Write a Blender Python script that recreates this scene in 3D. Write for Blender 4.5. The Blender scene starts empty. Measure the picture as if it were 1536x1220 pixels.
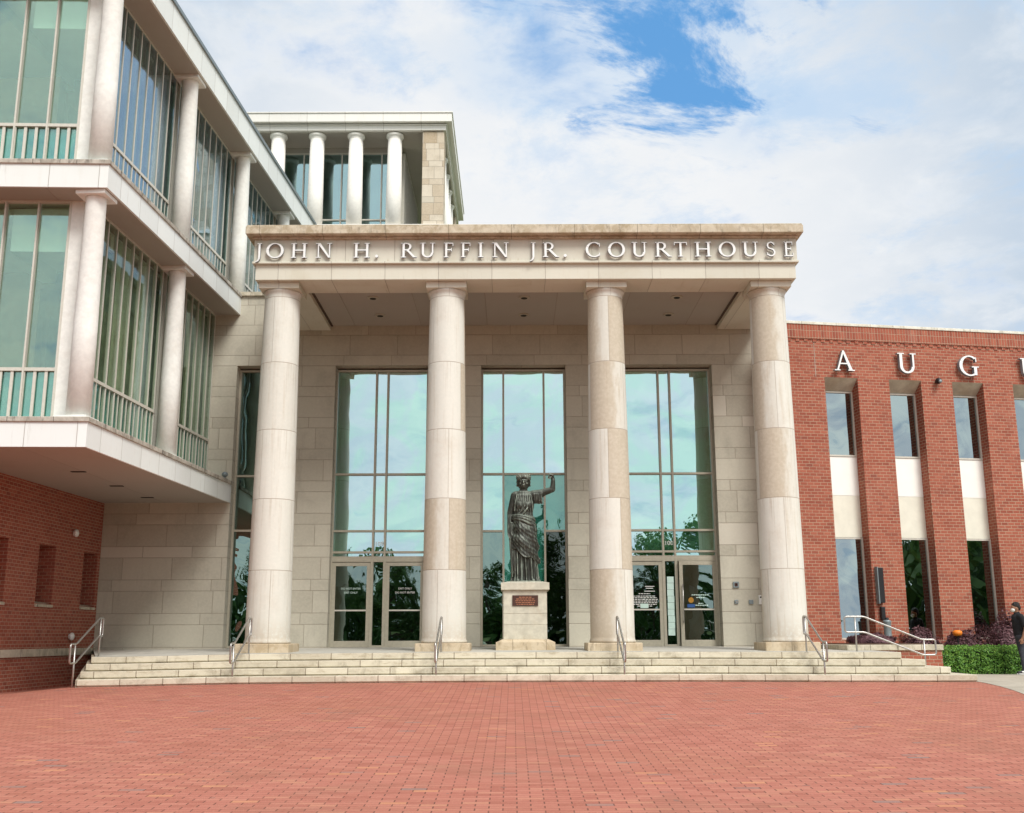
import bpy, bmesh, math, random
import numpy as np
from mathutils import Vector, Matrix
D = bpy.data
SC = bpy.context.scene
COL = SC.collection
R = math.radians
random.seed(7)
PI = math.pi

# ------------------------------------------------------------------ node mini language
class V:
    def __init__(s, t, k): s.t, s.k = t, k
    def m(s, op, o=None, o2=None):
        n = s.t.nodes.new('ShaderNodeMath'); n.operation = op
        s.t.links.new(s.k, n.inputs[0])
        for i, x in ((1, o), (2, o2)):
            if x is None: continue
            if isinstance(x, V): s.t.links.new(x.k, n.inputs[i])
            else: n.inputs[i].default_value = x
        return V(s.t, n.outputs[0])
    def __add__(s, o): return s.m('ADD', o)
    __radd__ = __add__
    def __sub__(s, o): return s.m('SUBTRACT', o)
    def __mul__(s, o): return s.m('MULTIPLY', o)
    __rmul__ = __mul__
    def __truediv__(s, o): return s.m('DIVIDE', o)
    def floor(s): return s.m('FLOOR')
    def frac(s): return s.m('FRACT')
    def lt(s, o): return s.m('LESS_THAN', o)
    def gt(s, o): return s.m('GREATER_THAN', o)
    def mn(s, o): return s.m('MINIMUM', o)
    def mx(s, o): return s.m('MAXIMUM', o)
    def ab(s): return s.m('ABSOLUTE')
    def inv(s): return (s * -1) + 1
    def step(s, a, b, c=0., d=1., smooth=True):
        n = s.t.nodes.new('ShaderNodeMapRange'); n.interpolation_type = 'SMOOTHSTEP' if smooth else 'LINEAR'
        s.t.links.new(s.k, n.inputs[0])
        for i, x in enumerate((a, b, c, d)): n.inputs[i + 1].default_value = x
        return V(s.t, n.outputs[0])

class T:
    def __init__(s, tree): s.t = tree
    def n(s, kind, **kw):
        n = s.t.nodes.new(kind)
        for k, v in kw.items(): setattr(n, k, v)
        return n
    def put(s, inp, x):
        if isinstance(x, V): s.t.links.new(x.k, inp)
        elif x is not None:
            if isinstance(x, (tuple, list)) and len(x) == 3 and len(inp.default_value) == 4: x = (*x, 1)
            inp.default_value = x
    def comb(s, x=0., y=0., z=0.):
        n = s.n('ShaderNodeCombineXYZ')
        for i, a in enumerate((x, y, z)): s.put(n.inputs[i], a)
        return V(s.t, n.outputs[0])
    def sep(s, v):
        n = s.n('ShaderNodeSeparateXYZ'); s.put(n.inputs[0], v)
        return [V(s.t, o) for o in n.outputs]
    def pos(s): return V(s.t, s.n('ShaderNodeNewGeometry').outputs['Position'])
    def nor(s): return V(s.t, s.n('ShaderNodeNewGeometry').outputs['True Normal'])
    def obj(s): return V(s.t, s.n('ShaderNodeTexCoord').outputs['Object'])
    def noise(s, vec, scale=1., detail=3., rough=.5, dist=0., col=False):
        n = s.n('ShaderNodeTexNoise'); s.put(n.inputs['Vector'], vec)
        n.inputs['Scale'].default_value = scale; n.inputs['Detail'].default_value = detail
        n.inputs['Roughness'].default_value = rough; n.inputs['Distortion'].default_value = dist
        return V(s.t, n.outputs['Color' if col else 'Fac'])
    def white(s, vec):
        n = s.n('ShaderNodeTexWhiteNoise'); s.put(n.inputs['Vector'], vec)
        return V(s.t, n.outputs['Value'])
    def mix(s, f, a, b, mode='MIX'):
        n = s.n('ShaderNodeMix', data_type='RGBA', blend_type=mode)
        s.put(n.inputs[0], f); s.put(n.inputs[6], a); s.put(n.inputs[7], b)
        return V(s.t, n.outputs[2])
    def ramp(s, f, stops):
        n = s.n('ShaderNodeValToRGB'); e = n.color_ramp.elements
        while len(e) < len(stops): e.new(.5)
        for i, (p, c) in enumerate(stops): e[i].position = p; e[i].color = (*c, 1)
        s.put(n.inputs[0], f); return V(s.t, n.outputs[0])
    def bump(s, h, dist=.01, strength=1.):
        n = s.n('ShaderNodeBump'); n.inputs['Distance'].default_value = dist; n.inputs['Strength'].default_value = strength
        s.put(n.inputs['Height'], h); return V(s.t, n.outputs[0])

def newmat(name):
    m = D.materials.new(name); m.use_nodes = True; t = m.node_tree; t.nodes.clear()
    return m, T(t), t.nodes.new('ShaderNodeOutputMaterial')
def fin(g, out, col, rough=.8, metal=0., normal=None, spec=None):
    b = g.n('ShaderNodeBsdfPrincipled')
    g.put(b.inputs['Base Color'], col); g.put(b.inputs['Roughness'], rough); g.put(b.inputs['Metallic'], metal)
    if spec is not None: b.inputs['Specular IOR Level'].default_value = spec
    if normal is not None: g.put(b.inputs['Normal'], normal)
    g.t.links.new(b.outputs[0], out.inputs[0]); return b
def wallcoord(g):
    """u runs along the surface, v is height; on flat tops u = x, v = y"""
    x, y, z = g.sep(g.pos()); nx, ny, nz = g.sep(g.nor())
    side = nx.ab().gt(.6); top = nz.ab().gt(.7)
    u = x + (y - x) * side * top.inv()
    v = z + (y - z) * top
    return u, v, side, top

def mat_ashlar(name, c1, c2, seed=0., joint=(.33, .28, .22), P=.905, S=.305, z0=8.54, W=1.36, stain=.35, vjoint=True):
    m, g, out = newmat(name); u, v, side, top = wallcoord(g)
    f = (v - z0) / P; fr = f.frac() * P; hi = fr.gt(S)
    row = f.floor() * 2 + hi + seed
    dv = fr.mn((fr - S).ab()).mn((fr * -1) + P)
    off = g.white(g.comb(row, 3.3, seed)) * W
    q = (u + off) / W; fu = q.frac(); du = fu.mn(fu.inv()) * W
    idn = g.white(g.comb(row, q.floor(), side + seed))
    j = dv.mn(du) if vjoint else dv
    jm = j.step(.004, .011, 1, 0)
    p = g.pos()
    n1 = g.noise(p, 1.1, 5, .62, .4); n2 = g.noise(p, 16, 4, .6)
    streak = g.noise(g.comb(u * 5, v * .6, seed), 1, 4, .6)
    c = g.mix(idn.step(0, 1, 0, .85, False), c1, c2)
    dk = tuple(a * .62 for a in c2)
    c = g.mix(n1.step(.45, .75, 0, stain), c, dk)
    c = g.mix(streak.step(.55, .8, 0, stain * .8), c, dk)
    c = g.mix(n2.step(.35, .7, 0, .18), c, tuple(min(1, a * 1.25) for a in c1))
    c = g.mix(idn.gt(.965) * .6, c, (.68, .64, .54))
    c = g.mix(jm * .75, c, joint)
    fin(g, out, c, .85, normal=g.bump(jm.inv() * .5 + n2 * .12, .012), spec=.25); return m

def mat_brick(name, w=.19, h=.083, soldier=False, dark=0., sat=1., mort=(.52, .38, .27)):
    m, g, out = newmat(name); u, v, side, top = wallcoord(g)
    if soldier: w, h = .083, .2
    f = v / h; row = f.floor(); q = u / w + (row * .5 if not soldier else 0)
    if soldier: q = u / w
    fu = q.frac(); fv = f.frac()
    du = fu.mn(fu.inv()) * w; dv = fv.mn(fv.inv()) * h
    jm = du.mn(dv).step(.0035, .0085, 1, 0)
    idn = g.white(g.comb(row, q.floor(), 2.1)); id2 = g.white(g.comb(row, q.floor(), 7.7))
    n = g.noise(g.pos(), .7, 4, .6); nf = g.noise(g.pos(), 30, 3, .6)
    c = g.ramp(idn, [(0, (.265, .073, .046)), (.3, (.325, .092, .056)), (.7, (.36, .108, .066)), (1, (.395, .13, .08))])
    c = g.mix(id2.gt(.95) * .35, c, (.20, .075, .06))
    c = g.mix(n.step(.4, .7, 0, .25), c, (.29, .09, .06))
    c = g.mix(nf.step(.4, .7, 0, .2), c, (.42, .15, .11))
    c = g.mix(jm * g.noise(g.pos(), 2.2, 3, .6).step(.3, .6, .7, 1), c, mort)
    str_ = g.noise(g.comb(u * 1.8, v * .22, 4), 1, 5, .65)
    c = g.mix(str_.step(.54, .74, 0, .34), c, (.20, .085, .06))
    c = g.mix(g.noise(g.comb(u * .9, v * .5, 9), 1, 4, .6).step(.56, .75, 0, .22), c, (.62, .36, .27))
    if dark: c = g.mix(dark, c, (.05, .02, .015))
    fin(g, out, c, .88, normal=g.bump(jm.inv() + nf * .2, .008), spec=.2); return m

def mat_paver():
    m, g, out = newmat('clay_pavers'); x, y, z = g.sep(g.pos())
    w, h = .254, .1
    f = y / h; row = f.floor(); q = (x + 10) / w + row * .5
    fu = q.frac(); fv = f.frac(); du = fu.mn(fu.inv()) * w; dv = fv.mn(fv.inv()) * h
    jv = du.step(.003, .0075, 1, 0); jh = dv.step(.002, .005, 1, 0)
    idn = g.white(g.comb(row, q.floor(), 1)); id2 = g.white(g.comb(row, q.floor(), 5))
    p = g.pos()
    n = g.noise(p, .22, 5, .6, .5); nf = g.noise(p, 26, 3, .6); nb = g.noise(g.comb(x * .25, y * .8, 0), 1.3, 4, .65)
    c = g.ramp(idn, [(0, (.34, .118, .084)), (.25, (.39, .142, .102)), (.7, (.42, .158, .115)), (.93, (.445, .178, .128)), (1, (.46, .20, .13))])
    patch = g.noise(g.comb(x * .45, y * .9, 3), .8, 2)
    c = g.mix(id2.gt(.982) * patch.step(.42, .55), c, (.26, .17, .15))
    c = g.mix(id2.lt(.012) * .45, c, (.60, .29, .14))
    c = g.mix(n.step(.42, .68, 0, .35), c, (.35, .138, .085))
    c = g.mix(nb.step(.55, .78, 0, .4), c, (.45, .185, .125))
    c = g.mix(nf.step(.45, .75, 0, .25), c, (.50, .26, .17))
    big = g.noise(p, .55, 6, .68, .8)
    c = g.mix(big.step(.50, .66, 0, .35), c, (.29, .135, .09))
    sp = g.noise(p, 5.5, 2, .5); c = g.mix(sp.gt(.735) * .55, c, (.17, .12, .10))
    c = g.mix(jv * nb.step(.3, .6, .45, .85), c, (.12, .06, .045))
    c = g.mix(jh * n.step(.3, .6, .12, .4), c, (.26, .125, .085))
    fin(g, out, c, .9, normal=g.bump(jv.mx(jh).inv() + nf * .25, .006), spec=.2); return m

def mat_drum(name, seed, tan_amt, base=(.69, .685, .615), hdrum=1.68, z0=.82):
    """round shaft of stacked stone drums, each drum cut by upright joints, some stones tan"""
    m, g, out = newmat(name); x, y, z = g.sep(g.obj())
    ang = y.m('ARCTAN2', x) / (2 * PI)
    f = (z - z0) / hdrum; dr = f.floor(); fv = f.frac(); dz = fv.mn(fv.inv()) * hdrum
    off = g.white(g.comb(dr, seed, 1))
    q = (ang + off) * 3 + 9; fu = q.frac(); da = fu.mn(fu.inv()) * 1.0
    idn = g.white(g.comb(dr, q.floor(), seed))
    jm = dz.step(.005, .012, 1, 0).mx(da.step(.004, .010, 1, 0) * .8)
    p = g.pos()
    n1 = g.noise(p, 1.3, 5, .62, .3); n2 = g.noise(p, 14, 4, .6)
    st = g.noise(g.comb(ang * 30, z * .5, seed), 1, 5, .65)
    tanc = (.46, .38, .265)
    c = g.mix(idn.step(0, 1, 0, .5, False), base, (base[0] * .86, base[1] * .84, base[2] * .82))
    edge = g.noise(g.comb(ang * 22, z * 2.4, seed + 4), 1, 4, .6)
    c = g.mix(idn.gt(1 - tan_amt) * (edge * .55 + fu.step(.25, 1., .62, .05)).step(.36, .66, .08, .72), c, tanc)
    c = g.mix(st.step(.5, .8, 0, .35 + tan_amt * .5), c, tanc)
    c = g.mix(n1.step(.5, .8, 0, .3), c, (.50, .41, .31))
    low = z.step(.8, 1.6, 1, 0)
    run = g.noise(g.comb(ang * 60, z * .35, seed + 9), 1, 4, .7); frj = fv.step(.35, 1., 0, 1)
    c = g.mix(run.step(.52, .72, 0, .6) * frj, c, (.42, .35, .26))
    c = g.mix(low * n2.step(.3, .6, .1, .7) * .8, c, (.42, .34, .24))
    c = g.mix(n2.step(.35, .7, 0, .15), c, (.88, .83, .74))
    c = g.mix(jm * .65, c, (.38, .31, .24))
    fin(g, out, c, .8, normal=g.bump(jm.inv() * .5 + n2 * .15, .01), spec=.25); return m

def mat_plain(name, col, rough=.6, var=.12, scale=6., metal=0., dirt=None, spec=.4, bump=.002):
    m, g, out = newmat(name); p = g.pos()
    n = g.noise(p, scale, 4, .6); c = g.mix(n.step(.3, .7, 0, 1), tuple(a * (1 - var) for a in col), tuple(min(1, a * (1 + var)) for a in col))
    if dirt:
        c = g.mix(g.noise(p, scale * .3, 5, .7, .3).step(.48, .72, 0, dirt[1]), c, dirt[0])
    fin(g, out, c, rough, metal, normal=g.bump(n, bump) if bump else None, spec=spec); return m

def mat_panelled(name, col, pitch, joint=(.35, .31, .26), stain=.3, drip=None):
    """smooth stone slabs with upright joints every `pitch` metres"""
    m, g, out = newmat(name); u, v, side, top = wallcoord(g)
    q = u / pitch + .37; fu = q.frac(); du = fu.mn(fu.inv()) * pitch
    jm = du.step(.004, .010, 1, 0)
    idn = g.white(g.comb(q.floor(), side * 5, 1.5)); p = g.pos()
    n1 = g.noise(p, 1.2, 5, .6, .3); n2 = g.noise(p, 18, 3, .6)
    str_ = g.noise(g.comb(u * 6, v * .7, 2), 1, 5, .65)
    c = g.mix(idn, col, tuple(a * .9 for a in col))
    c = g.mix(n1.step(.45, .78, 0, stain), c, (col[0] * .72, col[1] * .66, col[2] * .55))
    c = g.mix(str_.step(.55, .8, 0, stain), c, (col[0] * .68, col[1] * .6, col[2] * .48))
    if drip:
        dn = g.noise(g.comb(u * 9, v * 1.2, 5), 1, 4, .7); c = g.mix(dn.step(.50, .68, 0, .75) * v.step(drip[0], drip[1], 1, 0), c, (.42, .32, .20))
    c = g.mix(g.noise(g.comb(u * 14, v * .9, 3), 1, 4, .7).step(.58, .76, 0, .35), c, (.38, .34, .27))
    c = g.mix(jm * .7, c, joint)
    fin(g, out, c, .8, normal=g.bump(jm.inv() * .5 + n2 * .12, .01), spec=.25); return m

def mat_weathered(name, a=(.40, .31, .20), b=(.62, .55, .43), dark=(.10, .085, .07), amt=.7, pitch=1.55):
    m, g, out = newmat(name); u, v, side, top = wallcoord(g); p = g.pos()
    q = u / pitch; fu = q.frac(); jm = (fu.mn(fu.inv()) * pitch).step(.005, .012, 1, 0)
    idn = g.white(g.comb(q.floor(), 1, 4))
    n = g.noise(p, 3.5, 6, .7, .6); n2 = g.noise(g.comb(u * 7, v * 2, 0), 1, 5, .7)
    c = g.mix(n.step(.38, .62), a, b)
    c = g.mix(idn * .4, c, b)
    c = g.mix(n2.step(.52, .72, 0, amt), c, dark)
    c = g.mix(jm * .7, c, dark)
    fin(g, out, c, .9, normal=g.bump(n + n2, .01), spec=.15); return m

def mat_steps(row):
    m, g, out = newmat('step_limestone'); u, v, side, top = wallcoord(g); x, y, z = g.sep(g.pos())
    off = row * .41 
    q = (x + off) / .91 + 50; fu = q.frac(); jm = (fu.mn(fu.inv()) * .91).step(.005, .012, 1, 0)
    idn = g.white(g.comb(row, q.floor(), 3)); p = g.pos()
    n = g.noise(p, 3, 6, .7, .5); n2 = g.noise(p, 20, 4, .6)
    c = g.mix(idn, (.68, .63, .50), (.53, .48, .37))
    c = g.mix(n.step(.45, .72, 0, .7), c, (.34, .30, .22))
    c = g.mix(g.noise(g.comb(x * 3, z * 14, row), 1, 5, .7).step(.52, .7, 0, .5), c, (.33, .26, .16))
    c = g.mix(n2.step(.5, .75, 0, .4), c, (.74, .69, .57))
    c = g.mix(jm * .8, c, (.17, .12, .08))
    fin(g, out, c, .85, normal=g.bump(jm.inv() * .5 + n2 * .2, .01), spec=.2); return m

def mat_glass(name, refl=.6, tint=(.74, .93, .88), body=(.25, .45, .36), wave=.02, wscale=.8, rough=.0, tint2=None, milk=0., milkc=(.10, .34, .20), fres=1.):
    m, g, out = newmat(name); p = g.pos()
    nrm = g.bump(g.noise(p, wscale, 2, .5, .6), wave) if wave else None
    if tint2: tint = g.mix(g.noise(p, .55, 4, .55, 1.2).step(.40, .60), tint, tint2)
    gl = g.n('ShaderNodeBsdfGlossy'); g.put(gl.inputs['Color'], tint); gl.inputs['Roughness'].default_value = rough
    if nrm: g.put(gl.inputs['Normal'], nrm)
    tr = g.n('ShaderNodeBsdfTransparent'); g.put(tr.inputs['Color'], body)
    lw = g.n('ShaderNodeLayerWeight'); lw.inputs['Blend'].default_value = .25
    f = V(g.t, lw.outputs['Fresnel']) * ((1 - refl) * fres) + refl
    mx = g.n('ShaderNodeMixShader'); g.put(mx.inputs[0], f.mn(1.))
    g.t.links.new(tr.outputs[0], mx.inputs[1]); g.t.links.new(gl.outputs[0], mx.inputs[2])
    if milk:
        df = g.n('ShaderNodeBsdfDiffuse'); g.put(df.inputs['Color'], milkc); m3 = g.n('ShaderNodeMixShader'); m3.inputs[0].default_value = milk
        g.t.links.new(tr.outputs[0], m3.inputs[1]); g.t.links.new(df.outputs[0], m3.inputs[2]); g.t.links.new(m3.outputs[0], mx.inputs[1])
    g.t.links.new(mx.outputs[0], out.inputs[0]); return m

def mat_leaf(name, cols, rough=.55, trans=.25):
    m, g, out = newmat(name)
    oi = g.n('ShaderNodeNewGeometry'); r = V(g.t, oi.outputs['Random Per Island'])
    c = g.ramp(r, [(i / (len(cols) - 1), c) for i, c in enumerate(cols)])
    b = g.n('ShaderNodeBsdfPrincipled'); g.put(b.inputs['Base Color'], c); b.inputs['Roughness'].default_value = rough
    tl = g.n('ShaderNodeBsdfTranslucent'); g.put(tl.inputs['Color'], c)
    mx = g.n('ShaderNodeMixShader'); mx.inputs[0].default_value = trans
    g.t.links.new(b.outputs[0], mx.inputs[1]); g.t.links.new(tl.outputs[0], mx.inputs[2]); g.t.links.new(mx.outputs[0], out.inputs[0])
    return m

def mat_bronze():
    m, g, out = newmat('aged_bronze'); p = g.pos(); x, y, z = g.sep(p); nx, ny, nz = g.sep(V(g.t, g.n('ShaderNodeNewGeometry').outputs['Normal']))
    n = g.noise(p, 7, 5, .65, .4); st = g.noise(g.comb(x * 24, y * 24, z * 2.5), 1, 5, .65)
    pt = V(g.t, g.n('ShaderNodeNewGeometry').outputs['Pointiness'])
    ridge = pt.step(.50, .56)
    c = g.mix(n, (.020, .021, .017), (.058, .060, .048))
    c = g.mix(st.step(.52, .68, 0, .6), c, (.25, .31, .25))
    c = g.mix(ridge * st.step(.35, .6, .2, .9), c, (.40, .45, .37))
    c = g.mix(nz.step(.25, .8, 0, .6), c, (.27, .31, .26))
    fin(g, out, c, st.step(.3, .7, .38, .65), .45, normal=g.bump(n, .006), spec=.5); return m

M = {}
M['stone'] = mat_ashlar('limestone_wall', (.55, .52, .425), (.44, .41, .33), stain=.34)
M['tower_stone'] = mat_ashlar('tower_stone', (.70, .62, .50), (.42, .31, .19), 5, P=.78, S=.26, z0=21.2, W=.55)
M['brick'] = mat_brick('red_brick')
M['brick_left'] = mat_brick('shaded_red_brick', mort=(.53, .37, .27))
M['soldier'] = mat_brick('soldier_brick', soldier=True)
M['paver'] = mat_paver()
M['white_slab'] = mat_panelled('pale_stone_slab', (.80, .83, .80), 1.02, stain=.10)
M['tower_slab'] = mat_panelled('tower_pale_stone', (.88, .855, .79), 1.55, stain=.10)
M['entab'] = mat_panelled('entablature_stone', (.68, .66, .555), 1.32, stain=.35)
M['frieze'] = mat_panelled('frieze_stone', (.66, .64, .54), 1.22, stain=.45, drip=(10.0, 10.16))
M['cornice'] = mat_weathered('cornice_stone', (.40, .325, .215), (.60, .53, .41), (.17, .14, .10), .6)
M['ledge'] = mat_weathered('grimy_ledge', (.30, .27, .22), (.52, .48, .41), (.06, .05, .045), .9, .9)
M['cap_moss'] = mat_weathered('grimy_coping', (.42, .38, .28), (.62, .56, .44), (.12, .105, .075), .8, 1.2)
M['coping_white'] = mat_weathered('roof_coping', (.62, .60, .50), (.78, .76, .66), (.24, .22, .17), .75, 1.0)
M['plinth'] = mat_weathered('plinth_stone', (.46, .36, .23), (.60, .50, .36), (.22, .17, .12), .6, .8)
M['pedestal'] = mat_plain('pedestal_stone', (.56, .53, .43), .85, .12, 5, dirt=((.40, .32, .22), .5), spec=.2)
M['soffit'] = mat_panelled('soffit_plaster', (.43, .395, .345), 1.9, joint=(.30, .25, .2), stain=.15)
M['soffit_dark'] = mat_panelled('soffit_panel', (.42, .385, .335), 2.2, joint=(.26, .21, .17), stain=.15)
M['cream_col'] = mat_plain('cream_cast_stone', (.80, .80, .75), .8, .05, 9, dirt=((.66, .61, .53), .3), spec=.25)
M['tower_col'] = mat_plain('white_cast_stone', (.88, .85, .78), .8, .04, 9, spec=.25)
for i in range(4): M['steps%d' % i] = mat_steps(i * 1.7 + .3)
M['deck'] = mat_plain('landing_paving', (.50, .48, .42), .85, .12, 3, dirt=((.30, .29, .26), .5), spec=.2)
M['concrete'] = mat_plain('sidewalk_concrete', (.42, .38, .31), .9, .1, 2.5, dirt=((.27, .24, .19), .5), spec=.2)
M['alu'] = mat_plain('bronze_aluminium', (.46, .42, .33), .45, .06, 20, .2, bump=0)
M['alu_light'] = mat_plain('pale_aluminium', (.60, .575, .50), .5, .05, 20, .1, bump=0)
M['door_alu'] = mat_plain('door_aluminium', (.47, .435, .34), .45, .06, 15, .2, bump=0)
M['gasket'] = mat_plain('black_gasket', (.02, .02, .02), .5, .1, 10, bump=0)
M['steel'] = mat_plain('brushed_steel', (.46, .44, .41), .36, .08, 25, .85, bump=0)
M['letter'] = mat_plain('painted_letter', (.84, .85, .83), .45, .03, 20, bump=0)
M['letter_side'] = mat_plain('letter_return', (.22, .25, .27), .5, .05, 20, bump=0)
M['g_hall'] = mat_glass('hall_glass', .70, (.60, .90, .83), (.45, .68, .52), .010, .4, tint2=(.64, .82, .88), milk=.5)
M['g_green'] = mat_glass('green_lower_glass', .30, (.50, .80, .72), (.4, .6, .5), .02, .5, milk=.8, milkc=(.04, .27, .20))
M['g_low'] = mat_glass('dark_lower_glass', .12, (.6, .7, .66), (.3, .36, .3), .02, .5)
M['g_door'] = mat_glass('door_glass', .34, (.50, .66, .62), (.25, .32, .28), .02, .8)
M['g_dark'] = mat_glass('dark_glass', .42, (.48, .66, .60), (.22, .32, .26), .02, .6)
M['g_wing'] = mat_glass('wing_side_glass', .12, (.70, .84, .96), (.88, .93, .86), .012, .7, fres=.12)
M['g_wingup'] = mat_glass('wing_upper_glass', .40, (.60, .72, .92), (.80, .94, .82), .010, .7, fres=.2)
M['g_wingf'] = mat_glass('wing_front_glass', .20, (.72, .94, .86), (.88, 1.0, .93), .008, .6, fres=.3)
M['g_teal'] = mat_plain('teal_spandrel_glass', (.08, .38, .38), .2, .3, .9, bump=0)
M['g_brickw'] = mat_glass('brick_window_glass', .70, (.50, .60, .59), (.02, .03, .028), .02, .5, tint2=(.38, .46, .50))
M['g_tower'] = mat_glass('tower_glass', .42, (.60, .80, .88), (.45, .70, .58), .01, .6)
M['teal'] = mat_plain('teal_backing', (.05, .33, .30), .6, .1, 3, bump=0)
M['green_in'] = mat_plain('green_interior', (.10, .22, .14), .8, .2, 1, bump=0)
M['dark_in'] = mat_plain('dark_interior', (.03, .035, .03), .8, .2, 1, bump=0)
M['room'] = mat_plain('room_plaster', (.86, .88, .80), .8, .04, 2, bump=0)
M['blind'] = mat_plain('pale_blind', (.54, .60, .46), .8, .12, 2, bump=0)
M['green_blind'] = mat_plain('green_blind', (.15, .21, .14), .8, .4, 2.2, bump=0)
M['wood'] = mat_plain('wood_panelling', (.42, .24, .12), .6, .15, 3, bump=0)
M['shade'] = mat_plain('roller_shade', (.93, .95, .88), .9, .03, 2, bump=0)
M['panel'] = mat_plain('white_window_panel', (.90, .90, .84), .5, .02, 3, dirt=((.78, .77, .68), .2), bump=0)
M['panel2'] = mat_plain('buff_window_panel', (.76, .745, .63), .55, .05, 3, bump=0)
M['black'] = mat_plain('black_metal', (.015, .015, .017), .4, .1, 10, bump=0)
M['white'] = mat_plain('white_plastic', (.8, .8, .76), .5, .03, 10, bump=0)
M['grey'] = mat_plain('grey_metal', (.22, .26, .27), .45, .08, 10, .3, bump=0)
M['plaque'] = mat_plain('bronze_plaque', (.09, .045, .035), .45, .1, 10, .5, bump=0)
M['copper'] = mat_plain('raised_copper', (.42, .18, .10), .45, .1, 10, .4, bump=0)
M['bronze'] = mat_bronze()
M['soil'] = mat_plain('mulch', (.10, .06, .04), .95, .3, 12)
M['ground'] = mat_plain('turf_and_earth', (.09, .12, .04), .95, .3, .5, spec=.1)
M['leaf_hedge'] = mat_leaf('hedge_leaves', [(.05, .13, .02), (.10, .25, .03), (.16, .36, .045), (.28, .46, .08)])
M['leaf_purple'] = mat_leaf('purple_leaves', [(.07, .028, .035), (.15, .065, .075), (.24, .13, .14), (.14, .055, .07)], .6, .15)
M['leaf_tree'] = mat_leaf('tree_leaves', [(.035, .08, .02), (.07, .15, .035), (.11, .21, .05)])
M['bark'] = mat_plain('tree_bark', (.10, .075, .055), .95, .25, 8)
M['skin'] = mat_plain('skin', (.30, .15, .09), .55, .05, 20, bump=0)
M['hair'] = mat_plain('dark_hair', (.015, .011, .009), .7, .2, 40)
M['shirt'] = mat_plain('black_cloth', (.012, .012, .014), .9, .2, 12)
M['jeans'] = mat_plain('dark_denim', (.045, .048, .06), .9, .2, 14)
M['shoe'] = mat_plain('shoe_black', (.02, .02, .022), .5, .1, 10)
M['shoe_white'] = mat_plain('shoe_white', (.75, .75, .73), .6, .05, 10)
M['orange'] = mat_plain('orange_plastic', (.80, .22, .02), .5, .05, 10, bump=0)
M['paper'] = mat_plain('notice_paper', (.62, .80, .72), .8, .05, 8, bump=0)
M['blue'] = mat_plain('sticker_blue', (.03, .10, .30), .5, .05, 8, bump=0)

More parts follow.
